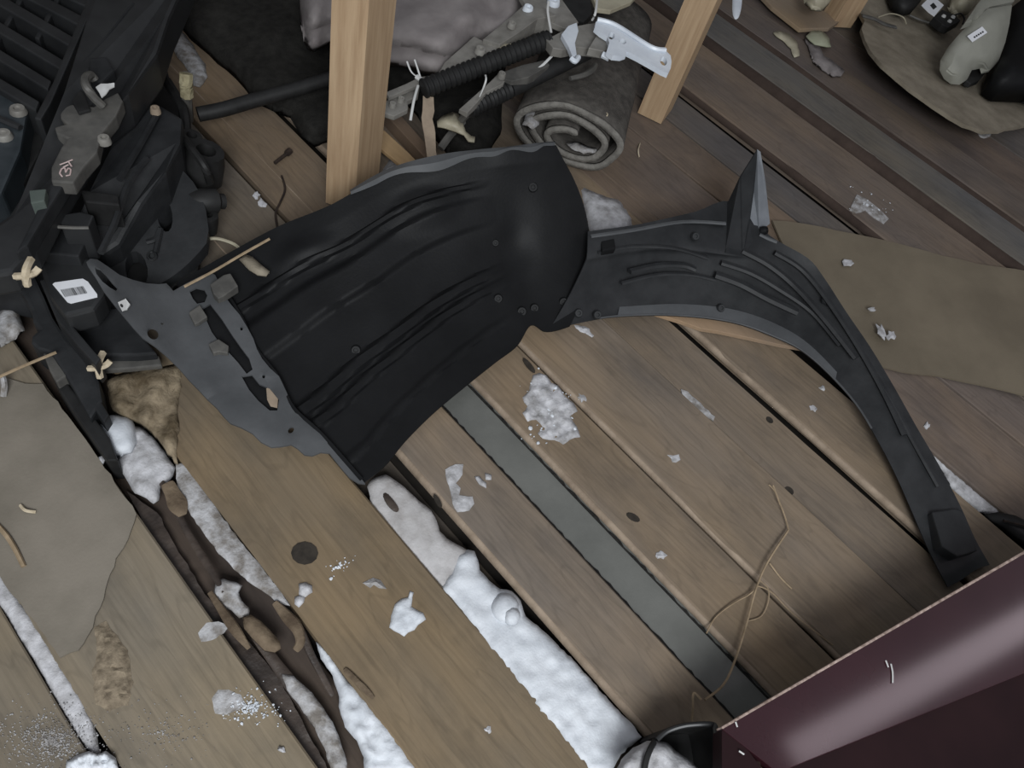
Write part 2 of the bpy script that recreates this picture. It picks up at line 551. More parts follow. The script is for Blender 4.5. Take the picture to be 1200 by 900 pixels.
# fresh edges, mastic and knots that belong to single boards
def knot(px, py, a, b_, rot, z, mat='knot'):
    sheet('knot', ellipse(px, py, a, b_, rot, 12), z + .0008, .002, M[mat], fl)
knot(357, 648, 16, 13.5, 0, .002)
for q in [(902, 492, 5, 3, 40, .000), (742, 606, 9, 4, 30, .003), (620, 428, 11, 3, 50, .006),
          (872, 110, 6, 4, 20, .014), (842, 121, 5, 3.5, 20, .014), (513, 587, 9, 3, 60, .003), (925, 575, 6, 4, 40, .000), (42, 470, 4, 2.5, 0, .002)]:
    knot(*q)
def strip_along(name, x, y0, y1, z, wdt, mat, seed, n=46):
    rnd = random.Random(seed)
    vs, fs = [], []
    for i in range(n + 1):
        y = y0 + (y1 - y0) * i / n
        q = wdt * rnd.uniform(.25, 1.3)
        vs += [(x - wdt * .3, y, z - .006), (x - wdt * .3, y, z), (x + q, y, z + rnd.uniform(0, .0012)), (x + q, y, z - .006)]
    for i in range(n):
        for k in range(4):
            a, b_ = i * 4 + k, i * 4 + (k + 1) % 4
            fs.append((a, a + 4, b_ + 4, b_))
    fs += [(0, 1, 2, 3), tuple(n * 4 + q for q in (3, 2, 1, 0))]
    return mk(name, vs, fs, M[mat], fl, False, fixn=True)
def edge_strip(x0, z, w_, drop, seed, mat='dark_edge'):
    rnd = random.Random(seed)
    n = 60
    vs, fs = [], []
    for i in range(n + 1):
        y = -1.6 + 4.8 * i / n
        wob = 1.0 if mat == 'dark_edge' else .35
        q = w_ * (1 + wob * (.35 * noise.noise((y * 2.2, seed, 0)) + .03 * rnd.uniform(-1, 1)))
        vs += [(x0 + .004, y, z - drop - .01), (x0 - q, y, z - drop), (x0 - q * .45, y, z - drop * .45), (x0 + .0005, y, z - .0012), (x0 + .004, y, z - .004)]
    for i in range(n):
        for k in range(5):
            a, b_ = i * 5 + k, i * 5 + (k + 1) % 5
            fs.append((a, a + 5, b_ + 5, b_))
    fs += [(0, 1, 2, 3, 4), tuple(n * 5 + q for q in (4, 3, 2, 1, 0))]
    mk('dark_edge_strip' if mat == 'dark_edge' else 'pale_edge', vs, fs, M[mat], fl, True, fixn=True)
for k_ in range(6):
    plank(-2.19 + .26 * k_, -1.938 + .26 * k_, -1.6, 3.28, -.003, (T['g'], T['a'], T['d'])[k_ % 3])
plank(4.21, 4.70, -1.6, 3.28, .016, T['d'], th=.04)
plank(4.71, 5.19, -1.6, 3.28, .016, T['g'], th=.04)
edge_strip(0.517, .003, .0085, .012, 11, 'fresh_edge')
edge_strip(0.736, .003, .0080, .010, 12, 'fresh_edge')
edge_strip(0.882, .006, .0070, .010, 13, 'fresh_edge')
edge_strip(1.256, .003, .0085, .012, 14, 'fresh_edge')
edge_strip(1.994, .018, .012, .020, 1)
edge_strip(2.297, .028, .034, .034, 2)
edge_strip(2.490, .024, .022, .030, 3)
edge_strip(2.660, .018, .008, .02, 4)
plank(1.418, 1.4665, .28, 3.28, -.001, T['r'])
strip_along('mastic_bead', 0.6485, -.5, .62, -.0118, .004, 'tar', 3, 110)
strip_along('mastic_bead', 0.7245, -.5, .62, -.0118, .004, 'tar', 5, 110)

# the grey-brown top face of the left board, broken off along a ragged line
lay = sheet('board_face', [(-40, 430), (20, 447), (50, 450), (100, 515), (135, 566), (160, 603), (150, 632), (136, 655), (124, 690), (112, 722), (108, 735),
                           (92, 762), (70, 770), (35, 722), (0, 676), (-40, 625)], .0045, .0042, M['layer'], fl, step=9, jit=1.6, seed=4)
sheet('splinter_patch', [(110, 735), (124, 728), (134, 742), (150, 762), (156, 800), (150, 826), (128, 834), (112, 826), (108, 790), (114, 765)], .0004, .004, M['stain_edge'], fl,
      res=5, step=5, jit=1.5, seed=9, dome=lambda d, x, y: .004 * min(d / 8, 1) * (1 + noise.noise((x * .2, y * .2, 3))))

# hardboard sheet laid over the far right boards
hb = sheet('hardboard_sheet', [(905, 258), (943, 262), (1000, 274), (1045, 283), (1105, 300), (1165, 312), (1215, 320), (1290, 335), (1290, 480), (1200, 463), (1150, 451), (1100, 440), (1060, 436), (1030, 428),
                               (1000, 405), (960, 350), (925, 300)], lambda x, y: .010 + max(0, P(x, y, 0)[0] - 1.75) * .042, .005, M['hard'], None, res=40, step=18, jit=1.0, seed=2)
tag(hb, 'large plain brown hardboard sheet lying across the far right floor boards', 'board')

# ------------------------------------------------------------------ wheel arch liner (the large black plastic shell)
B0 = P(560, 420, .01)
liner = empty('wheel_arch_liner', (B0[0], B0[1], 0.012))
tag(liner, 'large black plastic wheel arch liner with grey front flap, lying across the floor', 'car part')

# wide front panel: stations along the arch, each a lower edge and an upper edge (measured place, height)
front = [  # lower px, py, z   upper px, py, z   sideways bow of the station
    (426, 566, .012, 205, 337, .040, 0),
    (452, 545, .016, 262, 304, .070, 0),
    (475, 517, .020, 325, 270, .115, 0),
    (507, 485, .024, 388, 244, .165, 0),
    (545, 453, .028, 452, 208, .205, 0),
    (580, 425, .034, 510, 191, .235, 0),
    (606, 405, .040, 560, 184, .250, 0),
    (622, 381, .046, 592, 181, .260, 2),
    (638, 388, .046, 622, 177, .265, 9),
    (652, 387, .046, 639, 175, .265, 20),
    (668, 382, .046, 652, 174, .262, 31)]
fr = lerp_pts(front, 9)
NV = 110
RIBS = [(.10, .012, .004), (.28, .016, .009), (.35, .020, .012), (.66, .055, .012), (.80, .012, .010)]
rows = []
for si, q in enumerate(fr):
    a, b_ = P(q[0], q[1], q[2]), P(q[3], q[4], q[5])
    s = si / (len(fr) - 1)
    row = []
    back = Vector((0.50, 0.42, -0.76))
    for j in range(NV + 1):
        v = j / NV
        zz = q[2] + (q[5] - q[2]) * v ** 1.55
        p = P(q[0] + (q[3] - q[0]) * v + q[6] * 4 * v * (1 - v), q[1] + (q[4] - q[1]) * v, zz)
        rel = 0.0
        for rv, rw, rh in RIBS:
            fade = min(1, s / .04 + .2) * max(0, min(1, (.62 - s) / .15))
            x = abs(v - rv - .10 * s) / rw
            rel += rh * fade * max(0, min(1, (1.5 - x) / .5))
        # broad bosses and dimples of the moulding
        for bx, bv, br, bh in [(.45, .80, .10, .014), (.62, .46, .16, -.012), (.22, .88, .07, .016)]:
            d2 = ((s - bx) / br) ** 2 + ((v - bv) / (br * 1.3)) ** 2
            if d2 < 1:
                rel += bh * (1 - d2) ** 2
        p = p - back * rel * min(1, (1 - v) / .12) * min(1, v / .06) * min(1, (1 - s) / .1)
        p.z = max(p.z, .011)
        if v > .94:
            p = p + Vector((.10, .12, .02)) * (v - .94)      # rolled back lip
        row.append(p)
    rows.append(row)
fp = shell('front_panel', rows, .003, M['black'], liner)

def on_front(s, v, lift=.004):
    i = min(int(s * (len(rows) - 1)), len(rows) - 2)
    p = rows[i][int(v * NV)]
    return p + Vector((-.4, -.4, .8)).normalized() * lift

lip2 = []
for i in range(30, len(rows) - 3):
    s_ = i / (len(rows) - 1)
    wv = .020 + .010 * math.sin(s_ * 16) + .006 * math.sin(s_ * 41)
    wv *= .75 * max(.15, min(1, (s_ - .30) / .08)) * max(.25, min(1, (.93 - s_) / .2))
    e = rows[i][NV]
    inn = (rows[i][NV - 15] - e).normalized()
    lip2.append([e + Vector((.004, .006, .004)), e + inn * wv * .5 + Vector((0, 0, .010)), e + inn * wv + Vector((0, 0, .006))])
shell('rolled_lip', lip2, .003, M['grey_pl'], liner)  # lighter grey paints the light along the back lip
# mounting bosses and the drilled hole
def boss(p, r, h, nrm, mat, parent, name='boss'):
    nrm = Vector(nrm).normalized()
    u = nrm.cross(Vector((0, 0, 1)))
    u = u.normalized() if u.length > .01 else Vector((1, 0, 0))
    w_ = nrm.cross(u)
    vs, fs = [], []
    prof = [(r * 1.25, -h), (r * 1.2, 0), (r, h), (r * .55, h), (r * .45, h * .3)]
    for rr, hh in prof:
        for k in range(12):
            t = 2 * math.pi * k / 12
            vs.append(Vector(p) + (u * math.cos(t) + w_ * math.sin(t)) * rr + nrm * hh)
    for i in range(len(prof) - 1):
        for k in range(12):
            a, b2 = i * 12 + k, i * 12 + (k + 1) % 12
            fs.append((a, b2, b2 + 12, a + 12))
    fs.append(tuple(range(11, -1, -1)))
    fs.append(tuple(range(len(vs) - 12, len(vs))))
    return mk(name, vs, fs, mat, parent, 'auto', fixn=True)

for s_, v_, r_ in [(.22, .42, .010), (.78, .80, .011), (.57, .28, .010), (.66, .12, .011), (.74, .10, .010), (.90, .16, .011), (.60, .55, .008)]:
    boss(on_front(s_, v_, .001), r_ * .8, .0022, (-.5, -.5, .7), M['black'], liner)
# narrow rear panel: lip, wall, ridges and top flange
rear = [  # lip edge, lip inner, wall, ledge, ridge, flange edge : px, py, z each
    [(642, 387, .044), (650, 376, .050), (668, 345, .075), (684, 312, .110), (688, 300, .128), (689, 271, .148)],
    [(700, 374, .034), (703, 363, .040), (715, 330, .070), (735, 302, .105), (738, 291, .125), (742, 264, .145)],
    [(745, 370, .030), (747, 359, .036), (757, 325, .068), (770, 298, .105), (771, 288, .125), (776, 257, .145)],
    [(790, 370, .028), (792, 357, .034), (800, 325, .066), (812, 300, .104), (813, 288, .124), (815, 248, .145)],
    [(835, 374, .030), (838, 360, .036), (842, 332, .066), (852, 304, .102), (855, 292, .122), (858, 236, .150)],
    [(870, 381, .034), (873, 367, .040), (878, 343, .064), (888, 312, .100), (893, 298, .118), (902, 276, .142)],
    [(905, 394, .040), (908, 380, .046), (914, 357, .066), (928, 326, .098), (935, 312, .114), (946, 302, .132)],
    [(938, 410, .046), (941, 399, .050), (948, 379, .066), (957, 347, .094), (962, 335, .108), (966, 326, .118)],
    [(970, 437, .050), (972, 428, .054), (976, 411, .066), (984, 385, .090), (988, 375, .102), (992, 366, .108)],
    [(1003, 474, .050), (1004, 466, .054), (1007, 450, .064), (1012, 425, .084), (1016, 415, .094), (1020, 407, .096)],
    [(1027, 513, .044), (1028, 505, .048), (1031, 491, .058), (1038, 468, .074), (1042, 460, .082), (1047, 452, .082)],
    [(1048, 553, .036), (1049, 546, .040), (1052, 533, .048), (1061, 513, .062), (1066, 506, .068), (1074, 500, .066)],
    [(1066, 593, .028), (1068, 588, .031), (1073, 577, .038), (1084, 558, .048), (1091, 550, .052), (1101, 546, .048)],
    [(1082, 630, .022), (1085, 626, .024), (1093, 618, .030), (1106, 602, .038), (1114, 596, .040), (1126, 594, .034)],
    [(1097, 662, .018), (1101, 659, .020), (1111, 652, .024), (1125, 640, .030), (1133, 634, .030), (1143, 632, .024)],
    [(1111, 688, .014), (1116, 685, .016), (1126, 680, .019), (1140, 670, .022), (1149, 665, .022), (1160, 662, .018)]]
rear_rows = []
flat = lerp_pts([[c for q in r for c in q] for r in rear], 4)
for fi, r in enumerate(flat):
    cs = [tuple(r[k * 3:k * 3 + 3]) for k in range(6)]
    prof = lerp_pts(cs, 5)
    rear_rows.append([P(*q) for q in prof])
shell('rear_panel', rear_rows, .003, M['black2'], liner)
# the rounded lip along the arch opening, light on its upper side painted in grey
lip = [P(r[0], r[1] - 1, r[2] + .002) for r in flat]
tube('lip_bead', lip[4:40], .0022, M['grey_pl'], liner, 6, k=1)
lip_rows = []
for r in flat[6:34]:
    a_, b_ = P(r[0], r[1], r[2]), P(r[3], r[4], r[5])
    lip_rows.append([a_ + (b_ - a_) * k for k in (0.05, .5, 1.0)])
    lip_rows[-1] = [q + Vector((0, 0, .0025)) for q in lip_rows[-1]]
shell('lip', lip_rows, .002, M['grey_pl'], liner)

def arc_rib(pts, wdt, mat='black2', h=.7):
    tube('rib', [P(*q) for q in pts], wdt * 1.3, M[mat], liner, 6, h, 5)
arc_rib([(738, 318, .095), (770, 311, .097), (800, 311, .097), (815, 316, .095)], .006)
arc_rib([(728, 332, .080), (770, 322, .085), (808, 322, .085), (838, 328, .082)], .004)
arc_rib([(838, 322, .090), (868, 333, .088), (900, 350, .085), (934, 366, .080)], .008)
arc_rib([(845, 308, .104), (880, 320, .103), (915, 340, .100), (952, 366, .090), (985, 405, .086)], .006)
arc_rib([(870, 294, .124), (900, 310, .120), (930, 334, .110), (965, 372, .104), (1003, 420, .092)], .007)
arc_rib([(908, 296, .132), (940, 316, .122), (970, 352, .112), (1005, 405, .098), (1036, 460, .082), (1060, 510, .068)], .006)
arc_rib([(692, 277, .142), (740, 270, .140), (800, 260, .141), (850, 262, .143)], .004, 'grey_pl')
arc_rib([(700, 296, .128), (740, 289, .128), (790, 291, .127), (830, 303, .112)], .004)
arc_rib([(1000, 398, .098), (1040, 462, .083), (1072, 520, .066), (1100, 570, .050)], .005)
for q in [(815, 277, .138), (845, 361, .042), (678, 367, .050), (968, 352, .106), (700, 369, .046)]:
    boss(P(*q), .008, .003, (-.4, -.5, .8), M['black2'], liner)
# raised block on the tail
prism('tail_block', [(1092, 600), (1118, 596), (1128, 598), (1140, 628), (1146, 645), (1122, 652), (1104, 640)], .047, .020, M['black2'], liner, .003)
prism('moulded_block', [(704, 282), (720, 279), (722, 291), (706, 294)], .138, .11, M['black'], liner, .003)
# folded fin: a dark face, a face with its light painted pale, and the foot
def plate3(name, pts, mat, parent, th=.003):
    a, b_, c = pts[0], pts[1], pts[2]
    nn = (b_ - a).cross(c - a).normalized()
    n = len(pts)
    vs = [p + nn * th * .5 for p in pts] + [p - nn * th * .5 for p in pts]
    fs = [tuple(range(n)), tuple(range(2 * n - 1, n - 1, -1))] + [((i + 1) % n, i, i + n, (i + 1) % n + n) for i in range(n)]
    return mk(name, vs, fs, mat, parent, False, fixn=True)
plate3('fin_side', pt((853, 238, .150), (868, 206, .195), (887, 176, .235), (886, 190, .222), (883, 225, .175), (879, 255, .145), (889, 272, .135), (870, 300, .120), (850, 296, .120)), M['black2'], liner)
plate3('fin_face', pt((887, 175, .236), (891, 178, .234), (897, 215, .190), (902, 262, .142), (889, 273, .136), (879, 256, .146), (883, 225, .176)), M['lit_plastic'], liner)
boss(P(896, 270, .146), .0085, .006, (.2, -.6, .6), M['black'], liner, 'fin_socket')
tube('fin_foot', pt((890, 275, .138), (900, 280, .137), (910, 284, .137)), .0045, M['grey_pl'], liner, 6)

# grey front flap with its slots and clips
def zflap(x, y):
    t = max(0, min(1, (560 - y) / 250))
    return .020 + .055 * t + .095 * max(0, (215 - x) / 110)
flap_out = [(101, 307), (106, 303), (114, 304), (126, 312), (140, 322), (156, 328), (172, 332), (186, 333), (195, 332), (199, 336), (203, 341),
            (220, 331), (236, 323), (246, 319), (252, 322), (256, 330), (262, 345), (270, 356), (281, 369), (290, 384), (297, 397), (301, 409), (307, 420), (316, 431), (327, 441),
            (336, 460), (343, 477), (349, 481), (356, 489), (368, 502), (377, 507), (386, 518), (400, 536), (412, 549), (420, 556), (428, 567), (420, 566), (410, 560), (402, 551),
            (393, 540), (386, 531), (376, 530), (366, 534), (357, 533), (348, 525), (341, 521), (330, 523), (318, 524), (306, 518), (296, 508), (283, 501), (270, 496),
            (262, 488), (254, 478), (243, 468), (232, 456), (222, 446), (210, 432), (196, 418), (182, 406), (167, 396), (156, 384), (146, 372), (136, 360), (122, 342), (112, 325), (103, 312)]
flap_holes = [[(111, 313), (117, 315), (124, 322), (131, 331), (138, 338), (136, 341), (129, 337), (120, 330), (113, 321)],
              [(222, 341), (230, 337), (239, 339), (243, 346), (240, 354), (231, 356), (226, 350)],
              ellipse(179, 391, 7.5, 6, 50),
              [(236, 362), (246, 356), (260, 374), (273, 394), (283, 408), (292, 420), (296, 433), (289, 438), (279, 425), (268, 413), (258, 403), (248, 389)],
              [(283, 441), (295, 439), (304, 450), (316, 455), (327, 468), (325, 481), (316, 481), (303, 470), (292, 457)],
              ellipse(190, 379, 1.7, 1.5), ellipse(309, 441, 1.8, 2.4), ellipse(341, 504, 3.0, 4.2, 40)]
flap_holes.append(ellipse(283, 385, 1.6, 2.4))
flap = sheet('front_flap', flap_out, zflap, .004, M['grey_pl'], liner, holes=flap_holes, res=11,
             dome=lambda d, x, y: .0035 * math.sin(min(d, 14) / 14 * math.pi) + .004 * math.exp(-((x - 285) ** 2 + (y - 482) ** 2) / 250) + .0015 * noise.noise((x * .03, y * .03, 1)))
sheet('flap_backing', [(214, 350), (232, 336), (256, 340), (280, 378), (304, 418), (330, 452), (340, 486), (318, 490), (286, 452), (252, 404), (222, 372)], lambda x, y: zflap(x, y) - .008, .003, M['black'], liner, res=12)
def clipblk(o, z0, h, mat, nm='clip_tab'):
    prism(nm, o, lambda x, y: zflap(x, y) + h, z0, M[mat], liner, .002)
clipblk([(246, 333), (262, 322), (270, 320), (279, 335), (262, 347), (256, 350), (250, 344)], .066, .016, 'dull_metal')
clipblk([(221, 366), (234, 357), (243, 371), (233, 378), (228, 380)], .060, .009, 'dull_metal')
clipblk([(244, 403), (256, 397), (268, 405), (267, 414), (256, 412), (250, 414)], .050, .008, 'dull_metal')
clipblk([(312, 455), (317, 453), (326, 466), (325, 478), (317, 476), (313, 468)], .036, -.001, 'tan_pl')
cl = prism('metal_clip', [(138, 354), (147, 350), (153, 358), (149, 363), (143, 364)], lambda x, y: zflap(x, y) + .006, .128, M['white_pl'], liner, .001)
cl['label'] = 'small shiny metal clip'
sheet('clip_slot', ellipse(142.5, 358, 2.2, 1.5, 50, 10), lambda x, y: zflap(x, y) + .0068, .0012, M['ink'], cl)
# dark socket under the flap slots and the folded joint between flap and front panel
tube('joint_bead', pt((240, 322, .064), (262, 340, .06), (283, 372, .056), (300, 408, .048), (326, 442, .042), (344, 478, .036), (378, 510, .03), (424, 562, .02)), .004, M['black'], liner, 6)

# ------------------------------------------------------------------ front-end carrier of a car, black, upper left
car = empty('front_end_carrier', tuple(P(110, 330, 0)))
tag(car, 'black car front-end carrier with white barcode label, leaning in the upper left corner', 'car part')
prism('base_tray', [(-60, -40), (175, -40), (190, 60), (205, 115), (228, 180), (240, 250), (232, 318), (205, 335), (180, 372), (150, 392), (110, 398), (80, 380), (52, 345), (20, 330), (-60, 330)], .035, 0.014, M['rubber'], car, .004)
bm_ = prism('upper_beam', [(120, -40), (225, -40), (198, 20), (184, 62), (150, 108), (118, 150), (92, 196), (62, 248), (40, 290), (15, 318), (-60, 330), (-60, 300), (10, 252), (52, 180), (74, 112)],
      lambda x, y: .235 + .03 * (y < 120), .185, M['grille'], car, .008)
tube('beam_seam', pt((156, 4, .268), (128, 40, .268), (96, 76, .268)), .003, M['black2'], bm_, 6)
prism('beam_step', [(100, 150), (112, 156), (60, 240), (32, 288), (18, 296), (48, 236)], .252, .22, M['black2'], car, .004)
prism('side_channel', [(150, 118), (186, 122), (214, 138), (212, 168), (194, 200), (166, 238), (140, 286), (122, 298), (94, 292), (84, 266), (104, 226), (126, 180)], lambda x, y: .180 - max(0, y - 205) * .0009, .05, M['black2'], car, .008)
for pts in [[(186, 130, .190), (164, 170, .19), (140, 210, .19)], [(172, 186, .185), (150, 216, .185), (134, 262, .185), (118, 296, .182)]]:
    tube('channel_ridge', pt(*pts), .006, M['black2'], car, 6)
side = sheet('side_plate', rounded([(168, 238), (200, 190), (222, 206), (240, 236), (246, 280), (230, 300), (206, 322), (178, 338), (145, 330), (118, 305), (138, 292)], 1), lambda x, y: .105 - .00055 * (y - 230), .03, M['black2'], car,
      holes=[ellipse(193, 252, 9, 20, -8), ellipse(160, 316, 13, 22, -10)], res=12)
tube('plug_ring', [P(178 + 5 * math.cos(t * .7), 300 + 5 * math.sin(t * .7), .072) for t in range(10)], .0025, M['grille'], side, 6, k=1)
tube('plate_fold', pt((172, 284, .078), (182, 280, .082), (188, 268, .088), (182, 296, .074)), .005, M['black2'], side, 6)
def plug(px, py, z0, z1, r, name='rubber_plug'):
    boss(P(px, py, z0), r, z1, (.25, -.1, 1), M['rubber'], car, name)
plug(238, 192, .09, .035, .036)
plug(222, 172, .10, .03, .020)
plug(240, 259, .06, .02, .022)
tube('hose_stub', pt((222, 236, .08), (240, 236, .085), (262, 236, .075)), lambda t: .026 - .010 * (t > .75), M['rubber'], car, 10)
tube('hose', pt((214, 160, .14), (226, 176, .15), (240, 196, .14), (246, 214, .10)), .008, M['rubber'], car, 8)
tube('hose', pt((196, 96, .10), (214, 128, .12), (218, 158, .11)), .011, M['rubber'], car, 8)
# latch
lb = prism('latch_bracket', [(70, 128), (84, 122), (110, 125), (122, 116), (138, 108), (144, 118), (136, 136), (118, 158), (114, 178), (98, 196), (86, 214), (60, 212), (60, 196), (72, 172), (80, 162), (66, 156), (64, 149), (78, 145), (71, 138)],
      .262, .235, M['dull_metal'], car, .003)
tube('latch_hook', pt((120, 124, .268), (110, 114, .285), (102, 103, .300), (100, 93, .30), (106, 88, .29), (111, 94, .28)), .0075, M['dull_metal'], lb, 8)
prism('latch_plate', [(84, 118), (94, 104), (100, 112), (106, 128), (92, 132)], .268, .24, M['rubber'], car, .002)
prism('latch_box', [(104, 68), (124, 66), (134, 82), (120, 96), (106, 92)], .275, .22, M['black2'], car, .004)
prism('latch_box', [(136, 62), (160, 64), (166, 90), (150, 108), (134, 100), (130, 84)], .225, .10, M['rubber'], car, .004)
bt = sheet('torn_tag', [(112, 102), (118, 98), (126, 98), (134, 97), (134, 101), (128, 104), (124, 110), (119, 114), (116, 108)], .29, .002, M['white_pl'], car, res=4, dome=lambda d, x, y: .004 * noise.noise((x * .2, y * .2, 0)))
bt['label'] = 'torn scrap of white plastic'
for q, r_ in [((158, 103), .008), ((122, 164), .009), ((151, 88), .007), ((182, 129), .008)]:
    boss(P(q[0], q[1], .20 if q[0] != 122 else .262), r_, .006, (0, 0, 1), M['grey_metal' if q[0] != 182 else 'tan_pl'], car, 'bolt')
# the chalked mark
mark = [[(70, 193), (78, 190), (85, 187)], [(80, 189), (84, 195)], [(70, 203), (72, 198), (76, 197), (77, 202)], [(77, 202), (80, 197), (83, 199), (82, 205)], [(70, 203), (73, 207)], [(82, 205), (77, 206)], [(74, 196), (80, 193)]]
for st in mark:
    tube('chalk_mark', [P(x, y, .2635) for x, y in st], .0013, M['chalk'], lb, 5, .5, 2)
# lower front with label
fb = prism('label_box', [(46, 312), (64, 300), (112, 302), (128, 322), (122, 346), (110, 362), (76, 370), (58, 346)], .135, .085, M['grille'], car, .007)
lab = sheet('barcode_label', [(61.5, 333), (64, 331), (92, 327), (97, 326.5), (103, 330), (114, 345), (114, 348), (83, 355.5), (79, 354)], .1362, .001, M['paper'], fb)
lab['label'] = 'white barcode label'
bars = []
bx = 71.0
rb = random.Random(5)
vs, fs = [], []
for k in range(14):
    wd = rb.choice((.5, .7, .7, 1.2))
    a0 = [(bx, 339.5 - (bx - 71) * .16), (bx + wd, 339.5 - (bx + wd - 71) * .16), (bx + wd + 5.2, 348 - (bx + wd - 71) * .17), (bx + 5.2, 348 - (bx - 71) * .17)]
    i0 = len(vs)
    vs += [P(x, y, .1376) for x, y in a0] + [P(x, y, .1363) for x, y in a0]
    fs += [(i0, i0 + 1, i0 + 2, i0 + 3)] + [(i0 + (j + 1) % 4, i0 + j, i0 + j + 4, i0 + (j + 1) % 4 + 4) for j in range(4)]
    bx += wd + rb.choice((.9, 1.2, 1.5))
mk('barcode', vs, fs, M['ink'], fb, fixn=True)
prism('bracket_leg', [(-20, 306), (22, 308), (40, 322), (52, 348), (62, 372), (78, 396), (100, 420), (116, 446), (120, 470), (106, 492), (84, 452), (60, 414), (44, 409), (36, 402), (37, 394), (46, 386), (38, 376), (37, 364), (24, 342), (-20, 332)],
      lambda x, y: .085 - .00020 * (y - 300), .002, M['black2'], car, .005)
prism('leg_channel', [(46, 328), (54, 326), (70, 358), (82, 378), (104, 404), (118, 420), (112, 428), (90, 404), (66, 374)], .105, .05, M['grille'], car, .003)
prism('foot_rail', [(48, 412), (58, 410), (72, 440), (100, 476), (128, 512), (138, 540), (126, 540), (112, 520), (84, 480), (66, 452)], .035, -.03, M['rubber'], car, .003)
prism('foot_rail', [(88, 436), (96, 434), (128, 486), (122, 496), (110, 478)], .05, -.02, M['black2'], car, .003)
prism('foot_clip', [(50, 413), (66, 409), (78, 440), (66, 448), (58, 434)], .055, .02, M['dull_metal'], car, .003)
prism('grey_panel', [(72, 378), (104, 366), (138, 360), (150, 368), (170, 398), (184, 414), (160, 416), (112, 416), (96, 402)], .060, .036, M['black2'], car, .004)
prism('grey_panel', [(112, 420), (150, 416), (186, 416), (190, 428), (150, 432), (118, 434)], .042, .030, M['dull_metal'], car, .003)
for cx, cy, z, sc in [(30, 322, .246, 1.0), (115, 430, .075, .9)]:
    kn = tube('twine_knot', pt((cx - 12 * sc, cy + 2, z), (cx, cy + 1, z + .008), (cx + 10 * sc, cy - 2, z + .006), (cx + 16 * sc, cy - 8 * sc, z + .01)), .0055, M['twine'], car, 6)
    tube('twine_end', pt((cx + 2, cy + 12, z - .01), (cx, cy, z + .01), (cx + 1, cy - 8 * sc, z + .016), (cx + 6 * sc, cy - 18 * sc, z + .012)), .006, M['twine'], kn, 6)
# yellow-tipped bar
yb = tube('upright_rod', pt((221, 140, .06), (219, 118, .12), (218, 88, .19)), .011, M['dull_metal'], car, 8)
tube('foam_tip', pt((219, 112, .148), (218, 98, .178), (218, 86, .197)), .0135, M['yellow'], yb, 8)

prism('green_pad', [(34, 223), (54, 221), (52, 235), (36, 238)], .268, .24, M['green_pad'], car, .002)
prism('cross_bar', [(94, 222), (138, 228), (140, 240), (100, 236)], .205, .15, M['rubber'], car, .003)
prism('cross_tab', [(68, 252), (94, 248), (110, 252), (104, 266), (72, 266)], .20, .12, M['grille'], car, .003)
prism('cross_tab', [(44, 268), (60, 262), (100, 284), (92, 300), (50, 296)], .16, .10, M['black2'], car, .003)
tube('tab_edge', pt((68, 266, .202), (86, 267, .202), (104, 267, .202)), .003, M['dull_metal'], car, 6)
# ------------------------------------------------------------------ grille standing behind the carrier
gr = empty('slatted_grille', tuple(P(20, 120, .03)))
tag(gr, 'black slatted plastic grille at the top left edge of the carrier', 'car part')
prism('backing', [(-80, -60), (150, -60), (122, 20), (72, 112), (46, 180), (8, 248), (-80, 268)], .155, .036, M['rubber'], gr, .004)
sl = [((-30, 46), (58, 100)), ((-30, 14), (73, 76)), ((-20, -12), (88, 51)), ((10, -20), (100, 27)), ((40, -26), (112, 6)), ((-40, 74), (44, 124))]
for i, (a, b_) in enumerate(sl):
    d = 5.5
    prism('slat', [(a[0] + 2, a[1] - d), (b_[0] + 2, b_[1] - d), (b_[0] - 2, b_[1] + d), (a[0] - 2, a[1] + d)], .215, .15, M['grille'], gr, .003)
for a, b_ in [((36, -30), (-14, 60)), ((78, -30), (40, 44))]:
    prism('divider', [(a[0], a[1]), (a[0] + 6, a[1] + 2), (b_[0] + 6, b_[1] + 2), b_], .205, .15, M['grille'], gr, .003)
prism('side_rail', [(118, -40), (128, -36), (60, 120), (48, 140), (40, 138), (62, 96)], .222, .12, M['grille'], gr, .003)
gp = prism('lower_plate', [(-40, 84), (8, 98), (34, 120), (30, 140), (24, 176), (2, 226), (-40, 244)], .20, .13, M['blue_metal'], gr, .005)
for q in [(21, 129), (4, 158)]:
    boss(P(q[0], q[1], .205), .012, .005, (0, 0, 1), M['grey_metal'], gp, 'plate_boss')
tube('plate_ridge', pt((-20, 130, .204), (6, 142, .204), (24, 150, .204)), .006, M['grille'], gp, 6)

# ------------------------------------------------------------------ timber posts and battens
def post(px, quad, zb, h, label, chamfer=None):
    """four footprint corners (places on the floor), rising straight up"""
    c = [Vector((x, y, 0)) for x, y in quad]
    n = len(c)
    vs, fs = [], []
    K = 10
    rnd = random.Random(px)
    for k in range(K + 1):
        z = zb + h * k / K
        for i, p in enumerate(c):
            j = rnd.uniform(-.0012, .0012)
            vs.append((p[0] + j, p[1] + j, z))
    for k in range(K):
        for i in range(n):
            a, b_ = k * n + i, k * n + (i + 1) % n
            fs.append((a, b_, b_ + n, a + n))
    fs += [tuple(range(n - 1, -1, -1)), tuple(range(K * n, K * n + n))]
    o = mk('timber_post', vs, fs, M['post_wood'], None, False, fixn=True)
    return tag(o, label, 'post', 'timber posts')
M['post_wood'] = mottled('sawn_post_wood', (.33, .225, .135), (.43, .31, .195), 6, .75, .25, bmp=.15, bscale=90)
nt = M['post_wood'].node_tree
for n_ in nt.nodes:
    if n_.type == 'MAPPING':
        n_.inputs['Scale'].default_value = (14, 14, .9)
